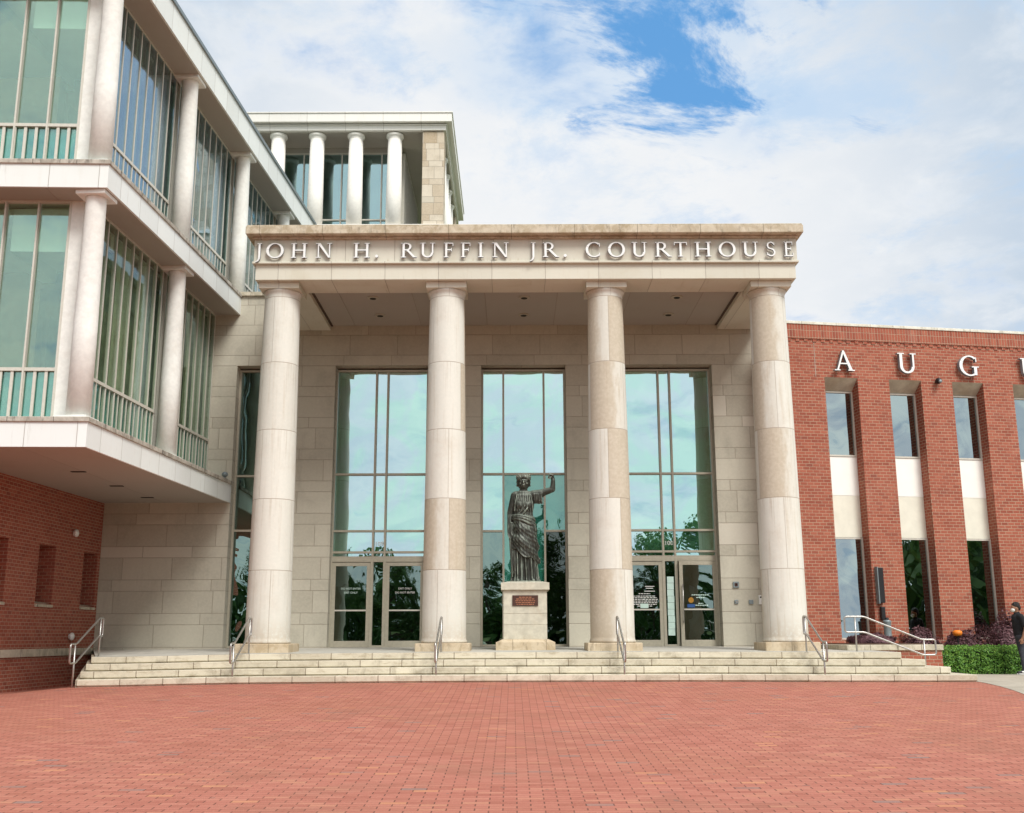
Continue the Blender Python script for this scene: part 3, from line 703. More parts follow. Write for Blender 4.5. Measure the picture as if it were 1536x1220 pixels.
# ------------------------------------------------------------------ right brick building
ca, sa = math.cos(R(9.5)), math.sin(R(9.5))
def F(a, b, z): return (7.31 + a * ca - b * sa, 28.0 + a * sa + b * ca, z)
bb = thing('brick_building', 'red brick building with narrow tall windows and raised letters right of the portico', 'building', F(4, 0, 0))
ops = [(1.28, 2.25), (3.18, 4.14), (5.08, 6.03), (6.95, 7.9), (8.85, 9.8)]
mb = MB(F); prev = -.12
for a, b in ops: mb.box(prev, a, 0, .5, -.4, 7.9); mb.box(a, b, 0, .5, -.4, .86); prev = b
mb.box(prev, 14, 0, .5, -.4, 7.9); mb.box(-.12, 14, 0, .5, 7.9, 8.95); mb.box(-.12, .3, .5, 1.4, -.4, 8.95)
obj('wall', mb, 'brick', bb)
obj('soldier_course', MB(F).box(-.14, 14, -.035, .5, 8.97, 9.37), 'soldier', bb)
mb = MB(F); mb.box(-.14, 14, -.02, .5, 8.95, 8.97)
for i in range(56): mb.box(.0 + i * .249, 0 + i * .249 + .11, -.018, 0, 8.88, 8.95)
obj('corbel_course', mb, 'brick', bb)
obj('coping', MB(F).box(-.17, 14, -.06, .55, 9.37, 9.45), 'coping_white', bb, bevel=.01)
obj('roof', MB(F).box(-.1, 14, .5, 8, 8.6, 8.7), 'grey', bb)
for i, (a, b) in enumerate(ops):
    fg = lambda q, c_, z: F(q, .39 + c_, z)
    w1 = glazing(bb, 'window', fg, a, b, 5.76, 7.59, w=.045, d0=-.04, d1=.04, frame='alu_light', glass='g_brickw', gb=.0)
    mb = MB(F); mb.add([(a, .0, 7.9), (b, .0, 7.9), (b, .40, 7.59), (a, .40, 7.59), (a, .45, 7.9), (b, .45, 7.9)], [(0, 1, 2, 3), (0, 3, 4), (1, 5, 2), (3, 2, 5, 4), (0, 4, 5, 1)])
    obj('lintel', mb, mat_lint if 'mat_lint' in globals() else 'pedestal', bb)
    obj('panel', MB(F).box(a, b, .37, .44, 4.69, 5.755), 'panel', bb); obj('panel', MB(F).box(a, b, .376, .44, 3.56, 4.688), 'panel2', bb)
    w2 = glazing(bb, 'window', fg, a, b, .86, 3.55, w=.045, d0=-.04, d1=.04, frame='alu_light', glass='g_brickw', gb=.0)
    obj('room', MB(F).box(a - .02, b + .02, .9, .92, .8, 7.8), 'dark_in', bb)
au = thing('building_lettering', 'four widely spaced raised white letters A U G U on the red brick wall', 'lettering', F(4, 0, 8.05))
for ch, a, b in (('A', 1.53, 2.09), ('U', 3.39, 3.97), ('G', 5.26, 5.85), ('U', 7.14, 7.72)): letter(ch, a, b, 8.06, .57, F, au, .11, .05)
# wall lamp, sign box, urn
obj('expansion_joint', MB(F).box(1.02, 1.035, -.003, .001, 7.9, 8.94), 'ledge', bb)
t = thing('wall_speaker', 'small round black fixture on the brick wall between the letters U and G', 'wall fixture', F(4.6, -.02, 7.88))
p = F(4.6, -.12, 7.88)
obj('housing', MB().ell(p, (.085, .11, .085)), 'black', t, smooth=True); obj('lens', MB().ell(F(4.6, -.215, 7.85), (.05, .03, .05)), 'grey', t, smooth=True)
obj('bracket', MB(F).box(4.57, 4.63, -.06, 0, 7.84, 7.92), 'black', t)
t = thing('wall_sign', 'tall narrow black sign board edge-on at the first brick pier above the urn', 'sign', F(2.5, -.1, 2.2))
obj('board', MB(F).box(2.34, 2.50, -.14, -.02, 1.80, 2.72), 'black', t, bevel=.01); obj('frame', MB(F).box(2.32, 2.345, -.155, -.01, 1.78, 2.74), 'grey', t)
obj('lower_panel', MB(F).box(2.38, 2.49, -.12, -.02, 1.36, 1.70), 'black', t, bevel=.01)
t = thing('ash_urn', 'slim grey cylindrical urn standing at the first brick pier', 'urn', F(2.42, -.28, .76))
q = F(2.42, -.28, .76)
obj('body', MB().lathe([(.10, 0), (.105, .03), (.095, .05), (.095, .52), (.105, .54), (.105, .58), (.06, .6)], q, 24), 'grey', t, smooth=True)
obj('top', MB().lathe([(.05, 0), (.055, .04), (.03, .06)], (q[0], q[1], q[2] + .6), 20), 'black', t, smooth=True)
# planter
pl = thing('planter_wall', 'low brick planter wall with limestone coping at the right end of the steps', 'planter', (9, 25.5, 0))
pc = [(7.85, 25.5), (10.12, 25.5), (10.12, 28.4), (7.5, 28.0)]
obj('wall', MB().prism([(7.89, 25.54), (10.09, 25.54), (10.09, 28.3), (7.56, 27.95)], -.3, .62), 'brick', pl)
obj('coping', MB().prism(pc, .62, .75), 'cap_moss', pl, bevel=.012)
obj('soil', MB().prism([(8.2, 25.85), (9.8, 25.85), (9.8, 28.1), (7.9, 27.8)], .752, .775), 'soil', pl)

# ------------------------------------------------------------------ glass wing (left)
pa = R(3.348); ux, uy = math.sin(pa), math.cos(pa)
def W(s, t, z): return (-8.35 + s * ux - t * uy, 20.41 + s * uy + t * ux, z)
def Wf(a, b, z): return W(-.093 * a + b, a, z)          # along the front face
def Ws(a, b, z): return W(a, .72 + b, z)                # along the side glazing
wing = thing('glass_wing', 'pale stone office wing with raised glazed storeys and slim round columns at left', 'building', W(4, 4, 0))
def slab(z0, z1, L0, L1, o=0., t1=9.):
    return MB(W).prism([(-o, -o), (L0, -o), (L1, t1), (-.093 * t1 - o, t1)], z0, z1)
low = obj('floor_slab', slab(4.62, 5.12, 8.9, 8.38), 'white_slab', wing, label='lower fascia and soffit of the raised storey'); 
obj('ledge', slab(5.12, 5.22, 8.9, 8.38, .035), 'ledge', wing, bevel=.01)
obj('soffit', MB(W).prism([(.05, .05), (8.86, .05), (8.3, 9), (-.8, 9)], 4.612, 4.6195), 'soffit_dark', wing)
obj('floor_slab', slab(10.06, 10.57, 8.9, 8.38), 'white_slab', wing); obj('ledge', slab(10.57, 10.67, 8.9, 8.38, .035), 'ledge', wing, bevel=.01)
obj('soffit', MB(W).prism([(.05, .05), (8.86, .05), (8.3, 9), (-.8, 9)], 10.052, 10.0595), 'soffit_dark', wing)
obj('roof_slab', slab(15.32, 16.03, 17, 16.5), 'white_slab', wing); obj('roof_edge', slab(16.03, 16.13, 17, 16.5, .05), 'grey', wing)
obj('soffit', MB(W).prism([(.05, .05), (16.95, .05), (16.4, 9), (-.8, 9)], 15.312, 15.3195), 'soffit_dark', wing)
for k, (s, dv) in enumerate([(3.0, 0), (5.3, 0), (7.5, 0)]):
    x, y, z = onp = W(s, 1.55 + .12 * k, 4.6)
    obj('downlight', MB().box(x - .16, x + .16, y - .05, y + .05, 4.596, 4.611), 'dark_in', wing)
def wcol(s, z0, z1, t=.38):
    x, y, _ = W(s, t, 0)
    c = obj('column', MB().lathe([(.24, z0 + .06), (.235, z0 + (z1 - z0) * .4), (.205, z1 - .14), (.212, z1 - .12), (.225, z1 - .09)], (x, y, 0), 40), 'cream_col', wing, smooth=True)
    obj('base', MB(lambda a, b, z: W(s + a, t + b, z)).box(-.30, .30, -.30, .30, z0, z0 + .06), 'cream_col', c, bevel=.006)
    obj('abacus', MB(lambda a, b, z: W(s + a, t + b, z)).box(-.31, .31, -.31, .31, z1 - .09, z1 - .001), 'cream_col', c, bevel=.006)
for s in (.36, 5.0): wcol(s, 5.22, 10.06)
for s in (.36, 5.0, 9.55, 14.1): wcol(s, 10.67, 15.32)
def curtain(fr, a0, a1, z0, z1, zr, pitch, nb, glass, fin, label, bw=.014):
    n = max(1, round((a1 - a0) / pitch)); p = (a1 - a0) / n
    f = glazing(wing, 'window', fr, a0, a1, z0 + .02, z1, mull=[a0 + p * i for i in range(1, n)], rails=(), w=.05, mw=.036, d0=-fin, d1=.04, gb=(-.022 if bw < .02 else .02), glass=glass, frame='alu_light', label=label)
    mb = MB(fr); mb.box(a0 + .05, a1 - .05, -.05, .03, zr - .035, zr + .035)
    m = n * nb; q = (a1 - a0) / m
    for i in range(m + 1): mb.box(a0 + q * i - bw, a0 + q * i + bw, -.03, .0, z0 + .07, zr - .035)
    obj('railing', mb, 'alu_light', f)
    obj('spandrel', MB(fr).box(a0 + .05, a1 - .05, .05, .058, z0 + .04, zr - .02), 'g_teal', f)
for z0, z1, zr, bays in ((5.22, 10.05, 6.36, [(.78, 4.9), (5.1, 8.82)]), (10.67, 15.31, 11.8, [(.78, 4.9), (5.1, 9.45), (9.65, 14.0), (14.2, 16.6)])):
    for a, b in bays: curtain(Ws, a, b, z0, z1, zr, .46, 2, 'g_wing' if z0 < 9 else 'g_wingup', .035, 'side glazing bay')
    curtain(lambda a, b, z: Wf(a, .75 + b, z), 1.02, 7.9, z0, z1, zr, .69, 3, 'g_wingf', .06, 'front glazing', .03)
    obj('pier', MB(Wf).box(.76, 1.02, .70, .95, z0, z1), 'cream_col', wing)
    bmb = MB(W); pmb = MB(W); rb_ = random.Random(int(z0) + 3); s_ = .85; k_ = 0
    while s_ < (8.6 if z0 < 9 else 16.4):
        pale = (k_ % 9 in (4, 5, 7)) if z0 < 9 else (k_ % 8 in (4,)); w_ = .40
        (pmb if pale else bmb).box(s_, s_ + w_, .86 + .01 * (k_ % 2), .87 + .01 * (k_ % 2), z0 + .1, z1 - (.12 if k_ % 3 else .55)); s_ += w_ + rb_.choice((.03, .05, .08)); k_ += 1
    obj('blind', bmb, 'green_blind', wing); obj('blind', pmb, 'blind', wing)
    # rooms behind the glass
    L = 8.7 if z0 < 9 else 16.4
    obj('room_wall', MB(W).box(4.6, 4.7, 1.9, 8.6, z0, z1), 'wood', wing)
    obj('room_wall', MB(W).box(4.7, L, 3.4, 3.5, z0, z1).box(-.5, L, 8.8, 8.9, z0, z1).box(L, L + .1, .9, 8.8, z0, z1), 'room', wing)
    obj('room_ceiling', MB(W).box(.9, L, .95, 8.7, z1 - .12, z1 - .02), 'room', wing)
    mb = MB(W)
    for t in (1.7, 3.3): mb.box(.9, 4.6, t, t + .35, z1 - .42, z1 - .121)
    for s in (2.4,): mb.box(s, s + .3, .95, 1.7, z1 - .42, z1 - .122)
    obj('ceiling_beam', mb, 'room', wing)
    sh = MB(lambda a, b, z: Wf(a, .95 + b, z))
    sh.box(1.1, 2.35, 0, .01, z1 - 1.05, z1 - .1)
    obj('roller_shade', sh, 'shade', wing)
    obj('bookcase', MB(W).box(2.6, 4.5, 2.35, 2.75, z0, z1 - 1.9).box(2.2, 2.5, 2.4, 4.4, z0, z1 - 1.4), 'wood', wing)
    obj('wall_panel', MB(W).box(4.3, 4.4, 1.0, 1.85, z0, z1 - .9), 'shade', wing)
    px_, py_, pz_ = W(1.9, 1.35, z1 - .2); obj('ceiling_camera', MB().ell((px_, py_, pz_), (.10, .10, .10)), 'white', wing, smooth=True)
# brick base under the wing
wb = R(1.995)
def Bf(s, b, z): return (-11.32 + s * math.sin(wb) - b * math.cos(wb), 29.3 + s * math.cos(wb) + b * math.sin(wb), z)
mb = MB(Bf)
niche = [(-3.55, -2.68), (-1.06, -.2), (-5.95, -5.05), (-8.4, -7.5)]
zs = 1.78; zt = 3.2
ns = sorted(niche); prev = -16
for a, b in ns: mb.box(prev, a, 0, .6, zs, zt); prev = b
mb.box(prev, -.01, 0, .6, zs, zt)
mb.box(-16, -.01, 0, .6, -.6, .53); mb.box(-16, -.01, 0, .6, .71, zs); mb.box(-16, -.01, 0, .6, zt, 4.61)
for a, b in ns: mb.box(a, b, .42, .6, zs, zt)
obj('base_wall', mb, 'brick_left', wing)
obj('band', MB(Bf).box(-16, -.01, -.05, .5, .53, .71), 'cap_moss', wing, bevel=.008)
for a, b in ns:
    obj('niche_sill', MB(Bf).add([(a - .01, -.04, 1.70), (b + .01, -.04, 1.70), (b + .01, -.04, 1.76), (a - .01, -.04, 1.76), (a - .01, .27, 1.84), (b + .01, .27, 1.84), (a - .01, .27, 1.70), (b + .01, .27, 1.70)], [(0, 1, 2, 3), (3, 2, 5, 4), (0, 3, 4, 6), (1, 7, 5, 2), (0, 6, 7, 1), (6, 4, 5, 7)]), 'cap_moss', wing)
for s, z, lab, r in ((-1.79, 3.62, 'round white fixture high on the shaded brick wall', .10), (-1.56, 1.0, 'round white lamp low on the brick wall above the stone band', .10)):
    p = Bf(s, -.02, z); t = thing('wall_lamp', lab, 'wall lamp', p, 'round white fixtures on the brick wall')
    rot = Matrix.Rotation(R(90), 3, 'Y')
    obj('base', MB().tube([(p[0], p[1], z), (p[0] + .05, p[1], z)], r * .7, 20), 'white', t, smooth=False)
    obj('cover', MB().ell((p[0] + .06, p[1], z), (.06, r, r)), 'white', t, smooth=True)
t = thing('security_camera', 'small grey camera at the far end of the wing ledge', 'camera', W(8.6, .1, 5.22))
p = W(8.6, .1, 5.22)
obj('base', MB().lathe([(.05, 0), (.05, .05), (.02, .06), (.02, .10)], p, 16), 'grey', t); obj('head', MB().ell((p[0], p[1], p[2] + .15), (.085, .085, .075)), 'grey', t, smooth=True)

# ------------------------------------------------------------------ rear tower
tw = thing('rooftop_pavilion', 'white colonnaded top storey with flat stone roof rising behind the portico', 'building', (-8, 45, 10))
obj('base', MB().box(-16, -2.7, 40.05, 50, 8, 17.0), 'tower_stone', tw)
obj('floor_edge', MB().box(-16, -2.6, 39.95, 50.1, 17.0, 17.15), 'tower_slab', tw)
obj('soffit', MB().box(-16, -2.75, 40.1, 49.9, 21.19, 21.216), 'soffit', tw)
obj('fascia', MB().box(-16, -2.66, 39.92, 50.1, 21.22, 21.42).box(-16, -2.6, 39.86, 50.15, 21.42, 21.46), 'tower_slab', tw, bevel=.008)
obj('shadow_joint', MB().box(-16, -2.7, 39.98, 50, 21.46, 21.50), 'soffit_dark', tw)
obj('roof', MB().box(-16, -2.42, 39.7, 50.3, 21.50, 21.87).box(-16, -2.38, 39.66, 50.34, 21.87, 21.92), 'tower_slab', tw, bevel=.008)
obj('corner_pier', MB().box(-3.62, -2.74, 40.0, 40.9, 17.15, 21.19), 'tower_stone', tw, bevel=.01)
obj('corner_pier', MB().box(-3.5, -2.74, 49.0, 49.9, 17.15, 21.19), 'tower_stone', tw, bevel=.01)
for x, y in [(-4.79, 40.35), (-6.39, 40.35), (-7.99, 40.35), (-9.59, 40.35), (-11.19, 40.35), (-3.1, 42.6), (-3.1, 44.3), (-3.1, 46.0), (-3.1, 47.7)]:
    c = obj('column', MB().lathe([(.32, 17.15), (.315, 18.5), (.285, 20.98)], (x, y, 0), 32), 'tower_col', tw, smooth=True)
    obj('capital', MB().lathe([(.29, 20.98), (.30, 21.03), (.345, 21.08), (.36, 21.10), (.36, 21.18), (.0, 21.185)], (x, y, 0), 32), 'tower_col', c)
ft = lambda a, b, z: (a, 41.5 + b, z)
for a, b in ((-12.6, -9.6), (-9.6, -7.98), (-7.98, -6.39), (-6.39, -4.62)):
    glazing(tw, 'window', ft, a + .0, b, 17.2, 20.95, mull=((a + b) / 2 + .05,), rails=(17.95,), w=.05, frame='alu_light', glass='g_tower')
obj('spandrel', MB().box(-12.5, -4.7, 41.6, 41.62, 17.2, 17.93), 'g_teal', tw)
obj('head_panel', MB().box(-12.6, -4.6, 41.45, 41.6, 20.95, 21.19), 'soffit', tw)
fs_ = lambda a, b, z: (-4.6 - b, a, z)
glazing(tw, 'window', fs_, 41.5, 47.5, 17.2, 20.95, mull=[41.5 + .6 * i for i in range(1, 10)], rails=(17.95,), w=.05, d0=-.12, frame='alu_light', glass='g_tower', label='side glazing of the pavilion')
obj('core', MB().box(-15, -5.6, 44.5, 49.5, 17.15, 21.19), 'green_in', tw)
mb = MB()
for i in range(24): mb.box(-4.55 + i * .07, -4.53 + i * .07, 43.6, 43.62, 17.15, 18.0)
mb.box(-4.6, -2.9, 43.59, 43.63, 18.0, 18.04); obj('railing', mb, 'grey', tw)
# ------------------------------------------------------------------ handrails
def rail_mb(axis='y'):
    """runs from the lower front end (negative y) to the upper back end"""
    top = [(0, -1.2, .82), (0, -1.0, .84), (0, .10, 1.38), (0, .22, 1.39)]
    def loop(p):  # p: list of corner points -> rounded
        out = []
        for i in range(len(p)):
            a, b, c = Vector(p[i - 1]), Vector(p[i]), Vector(p[(i + 1) % len(p)])
            d0 = (a - b); d1 = (c - b); r = min(.06, d0.length * .45, d1.length * .45)
            s = b + d0.normalized() * r; e = b + d1.normalized() * r
            for k in range(5):
                t = k / 4; out.append((1 - t) ** 2 * s + 2 * t * (1 - t) * b + t * t * e)
        return out
    return loop
lp = rail_mb()
def handrail(loc, label, group='steel handrails across the entrance steps'):
    t = thing('handrail', label, 'handrail', loc, group)
    # closed ring: upper rail, end loops, lower rail
    obj('rail', MB().tube(lp([(0, -.30, .84), (0, 0.0, .84), (0, 1.20, 1.40), (0, 1.42, 1.40), (0, 1.42, 1.00), (0, 1.20, 1.00), (0, 0.0, .44), (0, -.30, .44)]), .021, 10, closed=True), 'steel', t, local=True, smooth=True)
    obj('post', MB().tube([(0, -.06, -.25), (0, -.06, .84)], .02), 'steel', t, local=True, smooth=True)
    obj('post', MB().tube([(0, 1.28, .5), (0, 1.28, 1.40)], .02), 'steel', t, local=True, smooth=True)
    return t
labs = ['steel handrail at the left end of the steps by the brick wall', 'steel handrail in front of the leftmost column', 'steel handrail in front of the second column, seen end-on', 'steel handrail in front of the third column with brown base', 'steel handrail in front of the rightmost column']
h0 = handrail((-9.33, 23.2, 0), labs[0])
for x, l, a in ((-5.95, labs[1], 0), (-1.63, labs[2], -.6), (2.37, labs[3], 0), (6.62, labs[4], 0)):
    c = copy_tree(h0); c.location = (x, 23.2, 0); c['label'] = l; c.rotation_euler = (0, 0, R(a))
t = thing('handrail', 'long double-bar steel handrail sloping right in front of the planter wall', 'handrail', (8.6, 24.75, .3))
obj('rail', MB().tube(lp([(7.6, 24.75, 1.39), (8.04, 24.75, 1.39), (9.34, 24.75, .87), (9.64, 24.75, .87), (9.64, 24.75, .53), (9.34, 24.75, .53), (8.04, 24.75, 1.04), (7.6, 24.75, 1.04)]), .021, 10, closed=True), 'steel', t, smooth=True)
for x, z0, z1 in ((7.84, .5, 1.39), (9.38, .1, .87)): obj('post', MB().tube([(x, 24.75, z0), (x, 24.75, z1)], .02), 'steel', t, smooth=True)

# ------------------------------------------------------------------ pedestal and statue
pd = thing('statue_pedestal', 'square limestone pedestal with bronze plaque in front of the middle window', 'pedestal', (.305, 26.55, .62))
cx = .305
def taper(x0, x1, y0, y1, z0, X0, X1, Yf, Yb, z1):
    return MB().add([(x0, y0, z0), (x1, y0, z0), (x1, y1, z0), (x0, y1, z0), (X0, Yf, z1), (X1, Yf, z1), (X1, Yb, z1), (X0, Yb, z1)], [(0, 3, 2, 1), (4, 5, 6, 7), (0, 1, 5, 4), (1, 2, 6, 5), (2, 3, 7, 6), (3, 0, 4, 7)])
mb = MB().box(cx - .71, cx + .71, 25.82, 27.24, .55, .83); m2 = taper(cx - .71, cx + .71, 25.82, 27.24, .83, cx - .56, cx + .56, 25.97, 27.09, .90); mb.add(m2.v, m2.f)
obj('base', mb, 'plinth', pd, bevel=.006)
obj('shaft', MB().box(cx - .525, cx + .525, 26.0, 27.06, .90, 1.238).box(cx - .525, cx + .525, 26.0, 27.06, 1.244, 1.50).box(cx - .525, cx + .525, 26.0, 27.06, 1.506, 2.07).box(cx - .515, cx + .515, 26.01, 27.05, .9, 2.07), 'pedestal', pd, bevel=.006)
mb = MB().box(cx - .585, cx + .585, 25.93, 27.12, 2.07, 2.24); m2 = taper(cx - .585, cx + .585, 25.93, 27.12, 2.24, cx - .42, cx + .42, 26.1, 26.95, 2.275); mb.add(m2.v, m2.f)
obj('cap', mb, 'pedestal', pd, bevel=.006)
pq = obj('plaque', MB().box(cx - .31, cx + .31, 25.972, 25.999, 1.69, 1.94), 'plaque', pd, bevel=.004)
mb = MB(); random.seed(5)
for k, (hw) in enumerate((.15, .22, .24, .23, .21)):
    z = 1.895 - k * .042; x = cx - hw
    while x < cx + hw:
        L = random.uniform(.03, .08); mb.box(x, min(x + L, cx + hw), 25.968, 25.9722, z - .012, z + .008); x += L + .014
obj('inscription', mb, 'copper', pq)

st0 = (cx - .02, 26.55, 2.275)
stat = thing('bronze_statue', 'green-brown bronze statue of a draped woman raising her arm on the pedestal', 'statue', st0)
def ringz(z, cxx, cyy, rx, ry, n=120, f=None):
    out = []
    for k in range(n):
        a = 2 * PI * k / n; q = 1 + (f(a, z) if f else 0)
        out.append((cxx + rx * q * math.cos(a), cyy + ry * q * math.sin(a), z))
    return out
def lerp(tab, z):
    for a, b in zip(tab, tab[1:]):
        if z <= b[0]:
            t = (z - a[0]) / (b[0] - a[0]); t = max(0, t); t = t * t * (3 - 2 * t); return [p + (q - p) * t for p, q in zip(a[1:], b[1:])]
    return list(tab[-1][1:])
# under-tunic: deep upright pleats
under = [(0, .02, 0, .36, .28), (.15, .02, 0, .33, .26), (.5, .01, 0, .32, .25), (.9, 0, 0, .31, .24), (1.25, 0, 0, .27, .21), (1.42, 0, 0, .235, .18), (1.62, -.01, 0, .25, .19), (1.85, -.01, 0, .285, .20), (2.02, -.01, .01, .30, .17), (2.12, -.01, .01, .22, .13), (2.18, -.01, .01, .10, .09)]
def fu(a, z):
    amp = .15 * (1 - sst(.5, 1.3, z)) + .03
    s = math.sin(17 * a + 1.2 * math.sin(3 * a) + .5 * z); s2 = math.sin(29 * a + 2 * z)
    top = .035 * math.sin(22 * a + 1.5 * math.sin(2 * a)) if z > 1.4 else 0
    return amp * (s * .7 + .3 * s2) * .9 + top
body = MB()
zs_ = [i * .022 for i in range(100)]
body.rings([ringz(z, *lerp(under, z), f=fu) for z in zs_])
# mantle: wrapped cloth with sweeping diagonal folds, hem rising to the viewer's left hip
mant = [(.55, 0, -.01, .375, .30), (.9, 0, -.01, .375, .30), (1.2, 0, -.01, .35, .275), (1.42, 0, 0, .31, .24), (1.52, 0, 0, .285, .225), (1.56, 0, 0, .24, .19)]
def fm(a, z):
    d = z * 1.9 + .9 * math.cos(a) * .62
    return .042 * math.copysign(abs(math.sin(d * 9 + 1.6 * math.sin(a * 2 + z))) ** .6, math.sin(d * 9 + 1.6 * math.sin(a * 2 + z))) + .022 * math.sin(d * 13 + 2.2 * math.sin(a * 2 + z) + 1.2 * math.sin(z * 5)) * (.6 + .5 * math.sin(3 * a + 2 * z)) + .04 * math.sin(5 * a + 4 * z) + .016 * math.sin(d * 33 + 3 * math.sin(a * 3)) + .012 * math.sin(23 * a + 6 * z)
rs = []
for i in range(54):
    t = i / 53; r = []
    for k in range(140):
        a = 2 * PI * k / 140
        hem = .62 - .17 * math.cos(a) + .05 * math.sin(5 * a)
        z = hem + (1.56 - hem) * t; c = lerp(mant, z); q = 1 + fm(a, z)
        r.append((c[0] + c[2] * q * math.cos(a), c[1] + c[3] * q * math.sin(a), z))
    rs.append(r)
body.rings(rs)
# rolled waist folds
for k, (z0, tilt, rr) in enumerate(((1.50, .06, .045), (1.43, .10, .05), (1.35, .13, .045))):
    body.tube([(.29 * math.cos(a) * (1 + .04 * k), .225 * math.sin(a) * (1 + .04 * k), z0 + tilt * math.cos(a + 2.6)) for a in [2 * PI * i / 40 for i in range(40)]], rr * .75, 8, closed=True)
# bust, overfold
body.ell((-.10, -.15, 1.80), (.11, .075, .10)); body.ell((.10, -.14, 1.80), (.11, .075, .10))
for k in range(9):
    a = -.24 + .06 * k; body.tube([(a * .75, -.14, 2.06), (a * .95, -.215 + .06 * abs(a) / .24, 1.84), (a, -.20 + .05 * abs(a) / .24, 1.66)], [.012, .018, .012], 6)
body.tube([(.23, -.02, 2.06), (.02, -.20, 1.78), (-.20, -.16, 1.50)], .028, 8); body.tube([(.26, -.02, 2.0), (.08, -.22, 1.70), (-.14, -.19, 1.47)], .024, 8)
# long fall of cloth from her right hand
for k in range(6):
    x = -.345 + .035 * k; body.tube([(x + .02, -.10 + .02 * k, 1.40), (x - .01, -.13, .9), (x + .03, -.14, .35 + .05 * k), (x + .04, -.12, .12 + .07 * k)], [.03, .036, .034, .02], 8)
# shoulders, sleeves, arms
body.caps((-.22, 0, 2.05), (.22, 0, 2.05), .105, .105)
body.caps((-.25, 0, 2.04), (-.35, .01, 1.62), .098, .072); body.caps((-.35, .01, 1.62), (-.37, -.08, 1.26), .066, .045)
body.caps((-.37, -.08, 1.26), (-.365, -.11, 1.16), .05, .045, flat=.7)
for k, (dx, L) in enumerate(((-.035, .10), (-.012, .115), (.012, .11), (.033, .09))): body.caps((-.365 + dx, -.12, 1.13), (-.36 + dx * .8, -.15, 1.13 - L), .017, .012, 8)
body.caps((-.335, -.13, 1.17), (-.315, -.16, 1.09), .018, .014, 8)
body.caps((.25, 0, 2.06), (.44, -.02, 2.09), .115, .105); body.caps((.40, -.02, 2.08), (.73, -.05, 2.19), .088, .072)
for k in range(4): body.tube([(.28 + .05 * k, -.10, 2.08), (.30 + .05 * k, -.085, 1.94 - .012 * k), (.31 + .05 * k, -.05, 1.84)], [.03, .03, .016], 8)
body.caps((.73, -.05, 2.19), (.745, -.08, 2.41), .072, .052); body.caps((.745, -.08, 2.41), (.72, -.09, 2.50), .052, .05, flat=.75)
for k in range(4):
    y = -.14 + .032 * k; body.caps((.725, y, 2.52), (.655, y - .01, 2.55 - .006 * k), .021, .018, 8); body.caps((.655, y - .01, 2.55 - .006 * k), (.625, y - .005, 2.48 - .006 * k), .018, .014, 8)
body.caps((.69, -.14, 2.47), (.635, -.13, 2.44), .021, .016, 8)
# neck, head, face (slightly over life size)
body.v = [(x * (.94 if abs(x) < .4 else 1), y, z * 1.055) for x, y, z in body.v]
body.caps((-.01, .01, 2.16), (0, -.01, 2.33), .11, .098)
hd_ = MB()
hd_.ell((0, -.02, 2.44), (.105, .12, .14)); hd_.ell((0, -.085, 2.375), (.062, .055, .06)); hd_.ell((0, -.045, 2.39), (.085, .085, .085))
hd_.caps((0, -.132, 2.465), (0, -.158, 2.43), .011, .017, 8)
for q_ in (-1, 1):
    hd_.caps((q_ * .018, -.128, 2.483), (q_ * .07, -.108, 2.48), .012, .010, 8)
    hd_.ell((q_ * .042, -.122, 2.458), (.018, .012, .009), seg=10, rg=6); hd_.ell((q_ * .105, 0, 2.44), (.015, .03, .035)); hd_.ell((q_ * .055, -.095, 2.415), (.03, .03, .03))
hd_.ell((0, -.135, 2.392), (.030, .014, .008), seg=10, rg=6); hd_.ell((0, -.135, 2.377), (.024, .014, .008), seg=10, rg=6)
HS = 1.27
def hsc(m_):
    m_.v = [(x * HS, -.02 + (y + .02) * HS, 2.27 + (z - 2.27) * HS) for x, y, z in m_.v]; return m_
hsc(hd_); body.add(hd_.v, hd_.f)
obj('figure', body, 'bronze', stat, local=True, remesh=.0105, relax=1)
hr = MB(); hr.ell((0, .015, 2.50), (.128, .135, .105)); hr.ell((0, .12, 2.43), (.10, .08, .10)); hr.ell((0, .05, 2.42), (.118, .10, .12)); random.seed(2)
for k in range(30):
    a = PI * 1.02 + PI * .96 * k / 29; hr.ell((.122 * math.cos(a), -.01 + .118 * math.sin(a), 2.548 - .045 * abs(math.cos(a)) + .006 * math.sin(k * 2.2)), (.022, .03, .028), seg=8, rg=6)
for s_ in (-1, 1):
    for k in range(9): hr.ell((s_ * (.116 + .006 * math.sin(k * 1.7)), -.035 + .012 * k, 2.53 - .017 * k), (.026, .032, .024), seg=8, rg=6)
hsc(hr); obj('hair', hr, 'bronze', stat, local=True, remesh=.009)
wr = MB()
for k in range(30):
    a = 2 * PI * k / 30; ca_, sa_ = math.cos(a), math.sin(a); up = .014 if k % 2 else .0
    rot = Matrix.Rotation(a, 3, 'Z') @ Matrix.Rotation(R(20 if k % 2 else -28), 3, 'Y') @ Matrix.Rotation(R(28 if k % 3 else -24), 3, 'X')
    wr.ell((.140 * ca_, .005 + .142 * sa_, 2.560 + up), (.008, .017, .031), rot=rot, seg=8, rg=6)
wr.tube([(.134 * math.cos(a), .005 + .138 * math.sin(a), 2.555) for a in [2 * PI * i / 24 for i in range(24)]], .010, 8, closed=True)
hsc(wr); obj('wreath', wr, 'bronze', stat, local=True, smooth=True)
obj('foot_plate', MB().lathe([(.40, -.002), (.40, .02), (.36, .03)], (0, 0, 0), 40), 'bronze', stat, local=True)
ft_ = MB()
for s_, yy in ((-.14, -.30), (.20, -.27)): ft_.caps((s_, -.16, .05), (s_ * 1.15, yy, .035), .05, .035, flat=1.1)
obj('feet', ft_, 'bronze', stat, local=True, remesh=.01)

